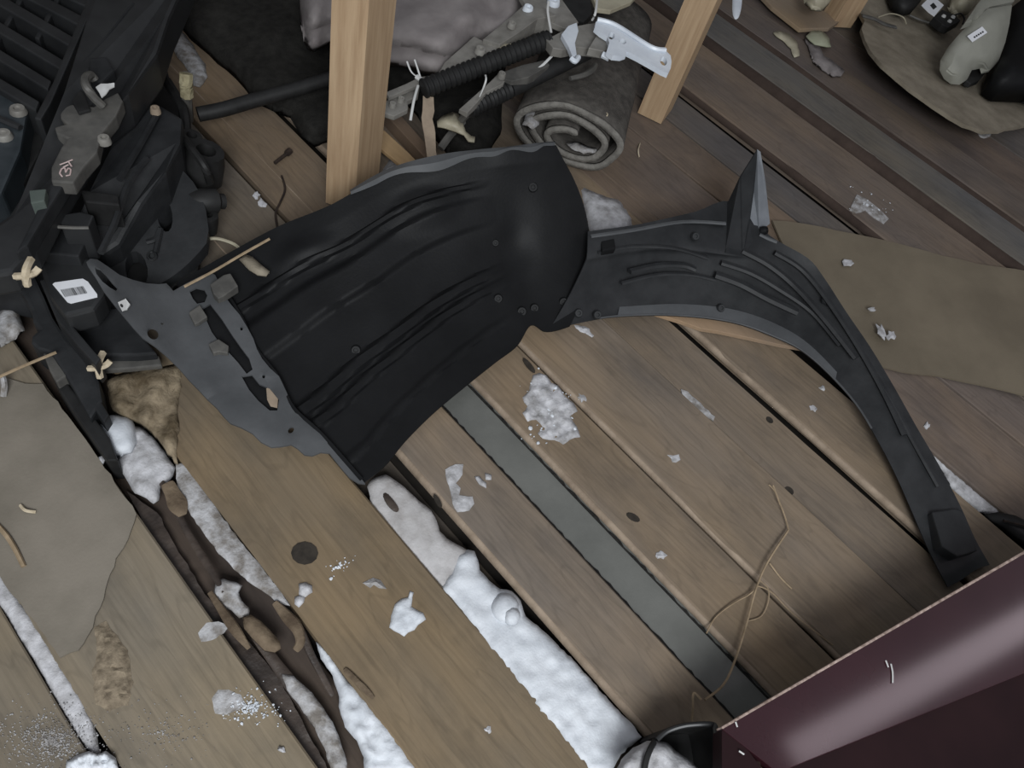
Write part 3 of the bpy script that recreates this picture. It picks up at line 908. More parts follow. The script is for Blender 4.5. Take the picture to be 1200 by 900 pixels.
post(1, [(.803, 1.000), (.818, .996), (.918, 1.040), (.893, 1.084), (.777, 1.046)], .004, 1.30, 'pale square timber post rising behind the wheel arch liner, foot left of the roll')
post(2, [(1.785, .850), (1.875, .880), (1.855, .935), (1.760, .922)], .003, 1.05, 'slanting brown timber post behind the white lever, between roll and far boards')
post(3, [(2.86, .900), (2.94, .860), (2.97, .920), (2.89, .965)], .024, 0.9, 'timber post at the top edge beside the tan fibreboard sheet')

def batten(pts, z, th, label, col, mat='lumber'):
    o = prism('batten', pts, z, z - th, M[mat], None, .002)
    o.color = (*col, 1)
    return tag(o, label, 'board')
batten([(765, 366), (800, 366), (860, 372), (908, 386), (946, 411), (940, 408), (916, 404), (880, 396), (842, 388), (822, 385), (797, 376)], .0165, .011, 'pale curved strip under the arch of the liner', (.30, .21, .135))  # thin pale strip laid over the boards
batten([(442, 158), (450, 152), (478, 178), (502, 202), (492, 208), (468, 192), (444, 172)], .050, .010, 'short pale wedge of timber behind the thick post', (.36, .25, .14))
batten([(450, 132), (460, 124), (526, 198), (513, 201)], .040, .036, 'dim brown batten under the hinge straps beside the post', (.14, .10, .072))
batten([(884, -14), (906, -24), (950, 4), (985, 24), (972, 33), (954, 33), (938, 34), (905, 8)], .046, .014, 'heavy timber offcut beside the far post at the top edge', (.26, .20, .14))

# ------------------------------------------------------------------ carpet, felt roll, cloth
def folds(d, x, y, amp=.02, sc=.02, rim=26.0, h=.05, sd=0.0):
    e = min(1, d / rim)
    return h * math.sqrt(max(0, 1 - (1 - e) ** 2)) + amp * e * noise.noise((x * sc, y * sc * 1.6, sd))
cp = sheet('black_carpet', [(190, -40), (203, 18), (222, 38), (244, 56), (264, 74), (286, 96), (306, 116), (340, 130), (352, 150), (368, 164), (390, 158), (420, 136), (450, 116), (472, 110), (536, 184), (566, 186), (588, 150), (590, 110), (596, 40), (600, -60), (190, -60)],
           .022, .02, M['mat'], None, res=11, step=12, jit=1.2, dome=lambda d, x, y: folds(d, x, y, .022, .014, 22, .035, 2), smooth=True, seed=5)
tag(cp, 'rumpled black carpet heaped at the top behind the pale post', 'carpet')
cb = sheet('cloth_bundle', [(350, -40), (352, 6), (356, 26), (362, 36), (367, 38.5), (376, 34), (388, 29), (420, 40), (455, 54), (480, 58), (505, 66), (521, 71), (536, 66), (552, 52), (572, 44), (596, 40), (612, 20), (620, -40)],
           .17, .05, M['cloth'], None, res=7, step=9, jit=.6, smooth=True, seed=6,
           dome=lambda d, x, y: folds(d, x, y, .018, .03, 30, .07, 5) + .012 * math.sin((x + y * .35) * .075 + 2 * noise.noise((x * .01, y * .02, 4))) * min(1, d / 12))
tag(cb, 'pale grey cloth bundle hanging over the black carpet at the top edge', 'cloth')

# rolled felt: a spiral extruded along its axis
ax = Vector((math.cos(math.radians(33)), math.sin(math.radians(33)), 0))
un = Vector((-ax[1], ax[0], 0))
RC = P(671, 163, .092)
def spiral(t):
    th = math.radians(-62) + t * 2 * math.pi * 2.45
    rr = 1 - .62 * t - .10 * max(0, t - .6)
    wob = 1 + .06 * math.sin(3 * th + 1)
    u = rr * .146 * math.cos(th) * wob
    v = rr * .088 * math.sin(th) * (1 + .05 * math.sin(2 * th))
    if t > .55:
        v -= .012 * (t - .55) / .45
    return u, v
fr_ = empty('felt_roll', (RC[0], RC[1], .004))
tag(fr_, 'thick grey felt carpet rolled up, spiral end toward the liner', 'carpet')
def felt_layers(name, L0, L1, ti, to, mat, segs, seed):
    N = 110
    rows = []
    for k in range(segs + 1):
        L = L0 + (L1 - L0) * k / segs
        vs_ = []
        for i in range(N + 1):
            t = i / N
            u, v = spiral(t)
            u2, v2 = spiral(min(1, t + .004))
            du, dv = u2 - u, v2 - v
            l = math.hypot(du, dv) or 1
            nu, nv = -dv / l, du / l
            q = 1 + .03 * noise.noise((u * 20, v * 20, L * 6 + seed))
            g = .006 * noise.noise((u * 14, v * 14, seed + 3)) if k == 0 else 0
            for off in (ti, to):
                p = RC + un * (u * q + nu * off) + Vector((0, 0, 1)) * (v * q + nv * off) + ax * (L + g)
                p.z = max(p.z, .006)
                vs_.append(p)
        rows.append(vs_)
    W = 2 * (N + 1)
    vs = [p for r in rows for p in r]
    fs = []
    for k in range(segs):
        for i in range(N):
            for s_ in (0, 1):
                a = k * W + 2 * i + s_
                fs.append((a, a + 2, a + 2 + W, a + W) if s_ == 0 else (a, a + W, a + 2 + W, a + 2))
        for i in (0, N):
            a = k * W + 2 * i
            fs.append((a, a + 1, a + 1 + W, a + W))
    for k in (0, segs):
        for i in range(N):
            a = k * W + 2 * i
            fs.append((a, a + 1, a + 3, a + 2))
    return mk(name, vs, fs, mat, fr_, True, fixn=True)
felt_layers('felt_body', .006, .62, -.0078, .0078, M['felt'], 12, 1)
felt_layers('felt_rim', -.004, .006, -.0082, .0082, M['felt_edge'], 1, 1)
tube('loose_thread', pt((706, 128, .16), (712, 134, .168), (708, 138, .16), (714, 130, .155)), .0016, M['twine'], fr_, 5)

# ------------------------------------------------------------------ pair of hinges with corrugated sleeves, tied together
hg = empty('hood_hinges', tuple(P(600, 95, .02)))
tag(hg, 'bundle of steel hinges with black corrugated sleeves and a white lever, on the felt roll', 'car part')
def corr(n, amp, r):
    return lambda t: r + amp * math.sin(t * n * 2 * math.pi)
def straight(a, b_, n):
    return [a + (b_ - a) * (i / n) for i in range(n + 1)]
tube('corrugated_sleeve', straight(P(496, 104, .185), P(643, 46, .262), 150), corr(25, .0022, .021), M['rubber'], hg, 12, k=1)
tube('corrugated_sleeve', straight(P(549, 128, .170), P(598, 104, .188), 60), corr(11, .0022, .020), M['rubber'], hg, 12, k=1)
tube('smooth_sleeve', pt((598, 104, .188), (640, 84, .214), (688, 60, .245)), .0205, M['rubber'], hg, 12)
def hbar(name, pts, z, th, mat):
    return prism(name, pts, z if callable(z) else z, (min(z(x, y) for x, y in pts) if callable(z) else z) - th, M[mat], hg, .0015)
zr = lambda x, y: .175 + (x - 490) * .00042
b1 = hbar('hinge_plate', [(521, 73), (556, 42), (562, 46), (574, 51), (588, 52), (586, 60), (556, 76), (545, 84), (518, 94), (508, 96)], lambda x, y: zr(x, y) + .02, .012, 'grey_metal')
b2 = hbar('hinge_plate', [(566, 46), (600, 18), (616, 4), (640, 10), (652, 18), (630, 22), (608, 38), (586, 52)], lambda x, y: zr(x, y) + .03, .012, 'grey_metal')
hbar('cream_bar', [(583, 52), (606, 50), (628, 46), (622, 53), (596, 61), (584, 62)], lambda x, y: zr(x, y) + .022, .01, 'cream_pl')
hbar('hinge_arm', [(452, 108), (476, 98), (492, 90), (508, 88), (512, 94), (494, 98), (470, 108), (456, 114)], .178, .010, 'grey_metal')
ha = hbar('hinge_arm', [(446, 124), (460, 112), (474, 106), (492, 102), (490, 112), (478, 118), (478, 128), (462, 136), (450, 132)], .160, .012, 'grey_metal')
hbar('hinge_arm', [(538, 128), (556, 112), (574, 96), (588, 82), (596, 86), (590, 98), (570, 108), (548, 132)], lambda x, y: zr(x, y) - .005, .010, 'grey_metal')
hbar('hinge_arm', [(590, 84), (612, 76), (640, 70), (644, 76), (620, 90), (600, 95), (590, 92)], lambda x, y: zr(x, y), .008, 'dull_metal')
hbar('spring_clip', [(640, 46), (652, 40), (668, 32), (688, 28), (706, 26), (714, 40), (712, 52), (700, 58), (678, 55), (660, 58), (648, 56)], .272, .022, 'grey_metal')
hbar('pivot_plate', [(604, -14), (650, -14), (662, 4), (678, 26), (664, 34), (650, 28), (636, 22), (620, 12)], .255, .014, 'grey_metal')
hbar('pivot_plate', [(648, -10), (690, -14), (694, 16), (684, 26), (672, 20)], .235, .02, 'rubber')
for q, r_ in [((563, 59, .245), .011), ((460, 123, .164), .007), ((470, 117, .164), .007), ((600, 29, .26), .009), ((619, 10, .262), .011), ((649, 2, .262), .014), ((588, 88, .232), .008)]:
    bo = boss(P(*q), r_, .006, (0, -.1, 1), M['white_paint' if q[0] in (619, 649) else 'grey_metal'], hg, 'bolt')
hook = hbar('white_clip', [(658, 40), (666, 30), (676, 26), (678, 36), (674, 50), (676, 64), (671, 66), (666, 54)], .285, .012, 'white_paint')
tube('clip_foot', pt((669, 68, .29), (674, 72, .287), (678, 67, .287)), .006, M['white_paint'], hook, 8)
def tail(pts, r=.0022, m_='white_pl'):
    return tube('tie_tail', pt(*pts), r, M[m_], hg, 6, .5)
tail([(490, 91, .19), (482, 84, .20), (477, 72, .21)])
tail([(493, 92, .19), (490, 82, .20), (486, 70, .21)])
tail([(490, 100, .18), (485, 118, .17), (481, 141, .15)], .003)
tail([(643, 2, .29), (642, 14, .285), (646, 38, .27)], .003)
tail([(700, -6, .30), (698, 14, .30), (694, 24, .28)], .003)
tail([(560, 118, .19), (569, 96, .235), (569, 88, .235)])
tail([(600, 90, .21), (628, 82, .23), (650, 62, .25)], .0035)
tube('tie_head', pt((488, 90, .19), (494, 94, .19)), .006, M['white_pl'], hg, 6)
strp = sheet('hanging_strap', [(496, 112), (508, 114), (509, 130), (507, 140), (510, 156), (511, 176), (512, 196), (503, 197), (500, 178), (497, 156), (494, 138)], lambda x, y: .165 - .0012 * (y - 112), .004, M['tan_pl'], hg, step=8, jit=.7)
sheet('film_cap', [(512, 142), (518, 136), (530, 131), (537, 133), (542, 142), (546, 154), (552, 159), (557, 160), (556, 166), (549, 165), (544, 158), (534, 154), (522, 150), (513, 148)], .11, .004, M['cream_pl'], hg, res=5, smooth=True,
      dome=lambda d, x, y: .016 * min(1, d / 7))
tube('cap_stem', pt((541, 140, .13), (547, 134, .15), (552, 128, .168)), .009, M['dull_metal'], hg, 8)
tube('foot_strut', pt((516, 174, .075), (526, 160, .09), (542, 142, .10)), .010, M['dull_metal'], hg, 6)
lev = sheet('white_lever', [(697, 32), (698, 26), (702, 22), (710, 24), (722, 31), (742, 43), (764, 56), (772, 57), (780, 59), (786, 65), (787, 72), (786, 80), (783, 86), (776, 83), (764, 76), (748, 67), (734, 60), (734, 64), (728, 66), (718, 65), (711, 60), (714, 50), (712, 43), (704, 38)],
            .305, .012, M['white_paint'], hg, holes=[ellipse(716.5, 42, 3.8, 4.2), ellipse(729.5, 48.5, 4.5, 3.0, 20), ellipse(777.5, 71.5, 4.0, 5.5, -20)])
tube('lever_rim', pt((700, 23, .308), (722, 30, .308), (762, 55, .308), (780, 59, .308)), .006, M['white_paint'], lev, 6)
hbar('lever_pivot', [(700, 40), (716, 36), (720, 52), (708, 60), (690, 56)], .29, .02, 'grey_metal')
tube('pivot_pin', pt((706, 64, .285), (714, 68, .285)), .008, M['white_paint'], hg, 8)
tube('bent_hook', pt((668, 92, .22), (684, 88, .222), (694, 82, .224), (698, 76, .226)), lambda t: .008 - .004 * abs(t - .6), M['dull_metal'], hg, 8)
hs = hbar('rear_bracket', [(690, -14), (760, -20), (740, 2), (716, 12), (700, 10)], .24, .012, 'cream_pl')
# black bar lying from the carrier to the post
rod = tube('black_bar', pt((232, 134, .075), (262, 128, .08), (300, 117, .088), (345, 105, .098), (400, 88, .11)), .0165, M['rubber'], None, 10)
tag(rod, 'slim black bar lying from the carrier toward the pale post', 'bar')
ft = tube('white_blade', pt((864, -16, .30), (864, 0, .30), (863, 12, .30), (862, 22, .30)), lambda t: .014 * math.sqrt(max(.05, 1 - t ** 3)), M['white_paint'], None, 10, .4)
tag(ft, 'white tapered tip poking in at the top edge', 'tool')
ft.location.z += 0

# ------------------------------------------------------------------ top right corner
fb_ = sheet('fibreboard_sheet', [(1004, -20), (1006, 10), (1013, 24), (1010, 34), (1014, 46), (1020, 60), (1034, 76), (1052, 92), (1076, 110), (1104, 130), (1130, 146), (1152, 154), (1172, 153), (1200, 147), (1240, 138), (1300, 60), (1280, -40)],
            lambda x, y: .075 - .00015 * (x - 1000) + .058 * max(0, min(1, (y + 20 - (x - 1004) * .66 - 24) / 60)), .012, M['fibre'], None, res=16, step=9, jit=1.2, seed=11, dome=lambda d, x, y: .006 * noise.noise((x * .015, y * .02, 1)))
tag(fb_, 'tan fibreboard sheet with ragged edge at the top right', 'board')
tb = box('support_block', 3.03, 3.45, .35, .52, .017, .030, M['wet'], None, .003)
tag(tb, 'dark block under the tan fibreboard sheet', 'block')
pc = empty('pale_car_panel', tuple(P(1140, 80, .08)))
tag(pc, 'pale grey-green moulded panel with small white label standing on the fibreboard', 'car part')
M['pale_panel'] = mottled('pale_grey_green_plastic', (.24, .24, .205), (.285, .285, .245), 8, .5, .4)
zp = lambda x, y: .10 + (95 - y) * .0017
sheet('panel_face', [(1108, 90), (1103, 80), (1104, 68), (1112, 54), (1124, 40), (1140, 24), (1158, 10), (1186, 6), (1183, 28), (1178, 50), (1170, 72), (1160, 82), (1152, 84), (1150, 78), (1140, 80), (1134, 92), (1126, 97), (1116, 96)], zp, .008, M['pale_panel'], pc, res=8, smooth='auto',
      dome=lambda d, x, y: .022 * (1 - (1 - min(1, d / 16)) ** 2))
sheet('panel_top', [(1130, 28), (1146, 4), (1168, -22), (1200, -30), (1188, 2), (1160, 8), (1142, 24)], .235, .02, M['pale_panel'], pc, res=8, smooth='auto', holes=[ellipse(1143, 22, 5, 3, -30)], dome=lambda d, x, y: .008 * min(1, d / 8))
pl_ = sheet('panel_label', [(1134, 42), (1151, 31), (1157, 38), (1140, 49)], lambda x, y: zp(x, y) + .0245, .002, M['paper'], pc)
for k in range(5):
    x0 = 1141 + k * 2.4
    sheet('label_print', [(x0, 43 - k * 1.5), (x0 + 1.4, 42.1 - k * 1.5), (x0 + 2.6, 43.6 - k * 1.5), (x0 + 1.2, 44.5 - k * 1.5)], lambda x, y: zp(x, y) + .0250, .001, M['ink'], pl_)
prism('dark_foot', [(1132, 94), (1140, 80), (1150, 78), (1156, 84), (1148, 94), (1138, 98)], .10, .082, M['rubber'], pc, .003)
bkp = sheet('black_moulding', [(1186, 8), (1210, -10), (1260, -10), (1260, 110), (1214, 98), (1180, 96), (1168, 88), (1172, 74), (1180, 50)], .15, .075, M['black'], None, res=9, smooth=True, seed=3,
            dome=lambda d, x, y: .03 * min(1, d / 14) + .012 * noise.noise((x * .05, y * .06, 9)))
tag(bkp, 'glossy black moulding at the right edge behind the pale panel', 'car part')
cn = empty('wiring_connector', tuple(P(1100, 18, .085)))
tag(cn, 'black wiring connector with white pins and paper tag on the tan fibreboard', 'connector')
prism('connector_body', [(1094, 20), (1104, 11), (1118, 17), (1126, 24), (1112, 32), (1104, 28)], .115, .088, M['rubber'], cn, .002)
for q in [(1106, 19), (1113, 25), (1117, 20)]:
    boss(P(q[0], q[1], .117), .007, .004, (0, 0, 1), M['white_pl'], cn, 'pin')
tg = sheet('paper_tag', [(1080, 6), (1092, -6), (1106, 6), (1095, 19), (1088, 14)], .125, .002, M['paper'], cn)
sheet('tag_print', [(1090, 6), (1094, 3), (1098, 8), (1094, 11)], .1262, .001, M['ink'], tg)
tube('wire', pt((1118, 18, .11), (1126, 16, .12), (1130, 22, .11), (1128, 28, .10)), .003, M['rubber'], cn, 6)
tube('wire', pt((1066, 18, .09), (1080, 24, .09), (1094, 28, .09), (1106, 34, .09)), .004, M['dull_metal'], cn, 6)
blk = sheet('black_housing', [(1042, -20), (1050, 2), (1062, 10), (1072, 8), (1084, -6), (1088, -20)], .12, .03, M['rubber'], None, res=7, smooth=True, dome=lambda d, x, y: .02 * min(1, d / 8))
tag(blk, 'black plastic housing at the top edge left of the paper tag', 'car part')
cm = sheet('cream_moulding', [(1116, -1), (1124, -17), (1152, -23), (1148, -1), (1140, 9), (1130, 11), (1120, 7)], .125, .03, M['cream_pl'], None, res=6, smooth=True, dome=lambda d, x, y: .025 * min(1, d / 8))
tag(cm, 'cream plastic moulding between paper tag and pale panel', 'car part')
sr = tube('flat_strap', pt((1010, 18, .102), (1024, 22, .102), (1036, 28, .102), (1050, 32, .100)), .011, M['dull_metal'], None, 8, .35)
tag(sr, 'short dark grey strap lying on the left end of the fibreboard', 'strap')
th_ = tube('thin_wire_loop', pt((1030, 20, .104), (1044, 16, .104), (1058, 20, .094), (1062, 28, .088)), .0022, M['cream_pl'], None, 6)
tag(th_, 'thin pale wire loop on the tan fibreboard beside the dark strap', 'wire')
cr = sheet('cloth_scrap', [(942, -22), (946, -2), (954, 6), (966, 7), (974, 0), (978, -18)], .13, .02, M['cream_pl'], None, res=5, smooth=True, dome=lambda d, x, y: .02 * min(1, d / 6))
tag(cr, 'cream rounded moulding at the top edge beside the far post', 'car part')
def scrap(name, pts, z, th, mat, label, cat, res=4, h=.008, sd=1, grp=None, jit=.8, step=4):
    o = sheet(name, pts, z, th, M[mat], None, res=res, step=step, jit=jit, seed=sd, smooth=True,
              dome=lambda d, x, y: h * min(1, d / 4) * (.6 + .7 * noise.noise((x * .15, y * .15, sd))) + h * .4)
    return tag(o, label, cat, grp)
M['green_film'] = mottled('pale_green_plastic', (.26, .27, .19), (.33, .34, .25), 20, .5, .4)
scrap('plastic_scrap', [(945, 42), (954, 33), (964, 37), (972, 45), (974, 55), (966, 54), (956, 52), (949, 47)], .032, .004, 'green_film', 'small pale green plastic scrap in front of the heavy timber offcut', 'scrap', h=.010)
scrap('crumpled_rag', [(943, 45), (950, 51), (960, 54), (966, 65), (978, 73), (990, 83), (986, 89), (976, 89), (964, 81), (954, 73), (950, 61)], .024, .005, 'cloth', 'crumpled grey rag strip lying on the far boards', 'rag', h=.022, sd=4)
scrap('paper_scrap', [(906, 38), (915, 36), (925, 39), (935, 51), (937, 65), (931, 67), (927, 57), (917, 47)], .026, .003, 'cream_pl', 'pale torn paper scrap left of the crumpled rag', 'scrap', h=.009, sd=6)

# ------------------------------------------------------------------ lower right: burgundy furniture panel
bg = empty('burgundy_furniture_panel', tuple(P(1050, 800, 0)))
tag(bg, 'burgundy laminated furniture panel with pale chipped edge, lower right corner', 'furniture')
def tilted(name, quad, mat, th=.02):
    """a board given by four corner places (px, py, z), far edge first"""
    q = [P(*c) for c in quad]
    nn = (q[1] - q[0]).cross(q[3] - q[0]).normalized()
    if nn.z < 0:
        nn = -nn
    vs = q + [p - nn * th for p in q]
    fs = [(0, 1, 2, 3), (7, 6, 5, 4)] + [((i + 1) % 4, i, i + 4, (i + 1) % 4 + 4) for i in range(4)]
    return mk(name, vs, fs, M[mat], bg, False, .0012, fixn=True)
ZB = .16
tilted('top_board', [(846, 854, ZB), (1290, 596, ZB), (1420, 700, ZB), (912, 906, ZB)], 'burg')
tilted('chipped_edge', [(845.5, 851.5, ZB + .0005), (1290, 593, ZB + .0005), (1290, 597, ZB + .0005), (847, 854.5, ZB + .0005)], 'chip', .018)
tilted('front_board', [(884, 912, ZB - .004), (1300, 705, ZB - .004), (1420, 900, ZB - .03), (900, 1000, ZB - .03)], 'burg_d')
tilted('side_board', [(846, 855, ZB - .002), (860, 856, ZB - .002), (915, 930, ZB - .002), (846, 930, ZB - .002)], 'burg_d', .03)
for i, pts in enumerate([[(1044, 778), (1046, 788), (1046, 800)], [(1038, 774), (1041, 782)], [(862, 846), (864, 852)], [(866, 880), (872, 884)]]):
    fz = tube('lint_fibre', [P(x, y, ZB + .002) for x, y in pts], .0012, M['white_pl'], None, 5, k=3)
    tag(fz, ['curled white lint fibre on the pale band of the burgundy panel', 'small lint fibre above the pale band of the burgundy panel',
             'lint fibre at the left end of the chipped edge', 'lint fibre near the left bottom of the burgundy panel'][i], 'lint', 'lint on the burgundy panel')

# black container holding snow
ct = empty('black_container', tuple(P(790, 890, 0)))
tag(ct, 'black plastic container with upright rim filled with snow, bottom edge beside the burgundy panel', 'container')
rimp = [(771, 866, .075), (782, 857, .088), (800, 851, .098), (818, 849, .105), (834, 849, .108), (838, 853, .108), (839, 870, .10), (840, 905, .09), (838, 960, .08)]
rl = lerp_pts(rimp, 4)
rows_c = []
for r in rl:
    top = P(r[0], r[1], r[2])
    bot = Vector((top[0] + .004, top[1] + .002, .004))
    rows_c.append([top + (bot - top) * (k / 5) for k in range(6)])
shell('container_side', rows_c, .004, M['rubber'], ct)
tube('rim', [P(r[0], r[1], r[2] + .001) for r in rl], .0035, M['grille'], ct, 8, k=1)
tube('worn_rim', [P(r[0] + .5, r[1], r[2] + .003) for r in rl[17:]], .0042, M['dull_metal'], ct, 8, k=1)
prism('base_plate', [(740, 880), (780, 860), (838, 856), (842, 960), (720, 960)], .012, .005, M['rubber'], ct, .002)
tube('strap', pt((767, 869, .078), (762, 878, .092), (757, 892, .096), (754, 912, .096)), .0045, M['rubber'], ct, 8, .6)

# ------------------------------------------------------------------ snow blown in through the roof
def snow(outline, z, h, label, mat='snow', res=5, jit=.8, step=5, rim=10.0, lump=.35, sc=.07, seed=1, cat='snow', th=.002, grp='snow patches'):
    zf = z if callable(z) else (lambda x, y: z)
    def dome(d, x, y):
        e = min(1, d / rim)
        n_ = noise.noise((x * sc, y * sc, seed * 3.1)) + .5 * noise.noise((x * sc * 2.7, y * sc * 2.7, seed * 1.7))
        return .0004 + h * math.sqrt(max(0, 1 - (1 - e) ** 2)) * (1 + lump * n_)
    o = sheet('snow_patch', outline, zf, th, M[mat], None, res=res, step=step, jit=jit, seed=seed, dome=dome, smooth='auto' if h < .004 else True)
    return tag(o, label, cat, grp)

def crumbs(cx, cy, rx, ry, n, smin, smax, z, label, mat='snow', seed=1, name='snow_crumbs', rot=0.0):
    """loose grains nobody could count: one object of many small chips"""
    rnd = random.Random(seed)
    vs, fs = [], []
    t = (1 + 5 ** .5) / 2
    ico = [Vector(q).normalized() for q in [(-1, t, 0), (1, t, 0), (-1, -t, 0), (1, -t, 0), (0, -1, t), (0, 1, t), (0, -1, -t), (0, 1, -t), (t, 0, -1), (t, 0, 1), (-t, 0, -1), (-t, 0, 1)]]
    tri = [(0, 11, 5), (0, 5, 1), (0, 1, 7), (0, 7, 10), (0, 10, 11), (1, 5, 9), (5, 11, 4), (11, 10, 2), (10, 7, 6), (7, 1, 8), (3, 9, 4), (3, 4, 2), (3, 2, 6), (3, 6, 8), (3, 8, 9), (4, 9, 5), (2, 4, 11), (6, 2, 10), (8, 6, 7), (9, 8, 1)]
    for _ in range(n):
        a = rnd.uniform(0, 2 * math.pi)
        r = abs(rnd.gauss(0, .55))
        r = min(r, 1.3)
        dx, dy = r * math.cos(a) * rx, r * math.sin(a) * ry
        x = cx + dx * math.cos(rot) - dy * math.sin(rot)
        y = cy + dx * math.sin(rot) + dy * math.cos(rot)
        s_ = rnd.uniform(smin, smax) * rnd.uniform(.4, 1)
        p = P(x, y, z + s_ * .4)
        i0 = len(vs)
        sq = (rnd.uniform(.6, 1.3), rnd.uniform(.6, 1.3), rnd.uniform(.4, .8))
        for v in ico:
            k = rnd.uniform(.75, 1.2)
            vs.append(p + Vector((v[0] * sq[0], v[1] * sq[1], v[2] * sq[2])) * s_ * k)
        fs += [tuple(i0 + q for q in f) for f in tri]
    o = mk(name, vs, fs, M[mat], None, False)
    return tag(o, label, 'snow' if 'snow' in mat or mat == 'slush' else 'debris', None, 'stuff')

# long drift in the gap
snow([(430, 570), (438, 560), (452, 556), (468, 566), (486, 582), (505, 598), (510, 606), (515, 622), (528, 634), (540, 640), (552, 646), (548, 662), (534, 690), (520, 694), (510, 682), (480, 650), (458, 624), (436, 592)],
     -.011, .006, 'thin start of the snow drift, greyed by painted shade, below the liner corner', 'drift_shade', res=5, rim=10, lump=.3, seed=2)
snow([(528, 672), (536, 650), (548, 644), (556, 646), (560, 656), (562, 668), (573, 680), (586, 690), (600, 693), (610, 704),
      (616, 722), (634, 737), (650, 752), (672, 774), (692, 796), (720, 828), (744, 852), (752, 864), (740, 874), (728, 884), (716, 906), (690, 906), (660, 868), (626, 826), (590, 782), (550, 732), (516, 690)],
     lambda x, y: -.013 + .008 * max(0, min(1, (y - 560) / 260)), .012, 'long snow drift filling the gap between two boards at centre bottom', res=5, rim=12, lump=.35, seed=3)
oc = sheet('wood_chip', rounded([(448, 579), (453, 577), (462, 587), (468, 596), (466, 600), (460, 598), (452, 589)], 1), -.002, .006, M['wet'], None, res=4, dome=lambda d, x, y: .002 * min(1, d / 3))
tag(oc, 'dark oval chip lying on the greyish start of the snow drift', 'wood chip')
lm = snow(ellipse(592, 713, 17, 19, -15, 16), .000, .019, 'rounded snow lump on top of the long drift', jit=.4, res=4, rim=15, lump=.15, seed=5)
lm2 = snow(ellipse(600, 722, 10, 11, 0, 14), .012, .013, 'smaller snow ball leaning on the rounded lump of the long drift', jit=.3, res=3, rim=9, lump=.12, seed=6)
# left trough
snow([(112, 510), (114, 497), (120, 489), (132, 486), (148, 487), (155, 492), (160, 504), (162, 520), (156, 532), (140, 536), (124, 532)], -.008, .030, 'smooth bright snow mound in the trough left of the wide brown board', res=4, jit=.3, rim=18, lump=.08, seed=7)
snow([(150, 498), (164, 500), (180, 512), (194, 530), (206, 548), (200, 562), (188, 570), (186, 586), (180, 590), (172, 584), (158, 578), (146, 558), (134, 540), (140, 534)], -.012, .012, 'powdery snow slope just below the bright mound', 'snow_dim', res=5, rim=14, lump=.3, seed=8)
snow([(206, 544), (219, 541), (234, 566), (254, 596), (278, 630), (300, 656), (314, 674), (330, 694), (340, 710), (326, 706), (304, 690), (282, 674), (260, 652), (244, 632), (224, 604), (208, 578)], -.005, .003, 'thin streak of snow along the edge of the wide brown board', 'slush', res=4, rim=9, lump=.5, seed=9)
snow([(370, 752), (384, 762), (394, 776), (402, 790), (424, 812), (444, 836), (462, 858), (478, 880), (496, 908), (428, 908), (426, 888), (418, 868), (404, 852), (398, 832), (396, 812), (390, 792), (376, 772)], -.012, .014, 'snow heap in the lower end of the left trough', res=4, rim=12, lump=.5, seed=10)
snow([(330, 790), (344, 792), (362, 808), (378, 828), (390, 846), (398, 866), (404, 884), (408, 904), (388, 904), (380, 876), (366, 848), (350, 826), (336, 808)], -.012, .004, 'streaky slush on the dark board beside the heap in the trough', 'slush', res=4, rim=7, lump=.8, seed=11)
snow([(252, 682), (262, 678), (276, 682), (284, 686), (280, 694), (284, 704), (292, 712), (292, 722), (280, 724), (272, 716), (262, 712), (250, 700)], -.006, .006, 'icy slush lump on the bark strip in the trough', 'slush', res=3, rim=5, lump=.9, seed=12)
# far left gap
snow([(-6, 664), (4, 672), (18, 692), (32, 714), (48, 738), (64, 764), (80, 790), (96, 818), (108, 842), (114, 862), (118, 884), (108, 884), (98, 872), (84, 850), (68, 824), (50, 792), (34, 766), (18, 740), (4, 716), (-6, 706)],
     -.010, .009, 'narrow snow ridge in the gap at the lower left', 'snow_dim', res=4, rim=7, lump=.35, seed=13)
snow([(78, 892), (92, 884), (104, 880), (114, 884), (124, 880), (136, 888), (140, 904), (76, 906)], .001, .010, 'crumbly snow clump at the bottom of the lower left ridge', res=3, rim=6, lump=1.0, sc=.16, seed=14)
# patches on boards
snow([(624, 440), (632, 437), (640, 440), (646, 448), (654, 452), (662, 464), (672, 472), (677, 482), (668, 488), (676, 500), (680, 512), (668, 515), (660, 521), (650, 516), (636, 514), (630, 508), (636, 500), (628, 492), (618, 494), (612, 484), (618, 476), (612, 466), (620, 458)],
     .0035, .005, 'broken patch of packed snow on the board right of the grey strip', 'snow_dim', res=3, rim=5, lump=1.5, sc=.16, seed=15)
crumbs(642, 480, 34, 42, 170, .0012, .0048, .003, 'scattered snow crumbs around the packed patch near the grey strip', seed=16)
snow([(456, 735), (458, 722), (463, 708), (470, 702), (478, 700), (480, 692), (485, 694), (483, 704), (482, 711), (490, 716), (496, 718), (499, 726), (490, 732), (486, 738), (478, 741), (474, 746), (468, 742)], .0025, .006, 'small trodden snow lump on the wide brown board beside the long drift', res=3, rim=7, lump=.5, sc=.12, seed=17)
snow([(522, 550), (534, 544), (543, 544), (542, 556), (534, 566), (540, 572), (538, 580), (554, 582), (556, 590), (550, 598), (536, 600), (530, 590), (528, 576), (524, 564)], .0035, .0025, 'flaky snow patch on the board between drift and grey strip', 'snow_dim', res=3, rim=5, lump=.9, sc=.14, seed=18)
snow([(556, 558), (562, 558), (570, 566), (570, 572), (562, 568)], .0035, .004, 'small snow flake right of the flaky patch', 'snow_dim', res=3, rim=3, seed=19)
snow([(568, 554), (576, 556), (576, 562), (569, 562)], .0035, .004, 'tiny snow flake nearest the grey strip', 'snow_dim', res=3, rim=3, seed=20)
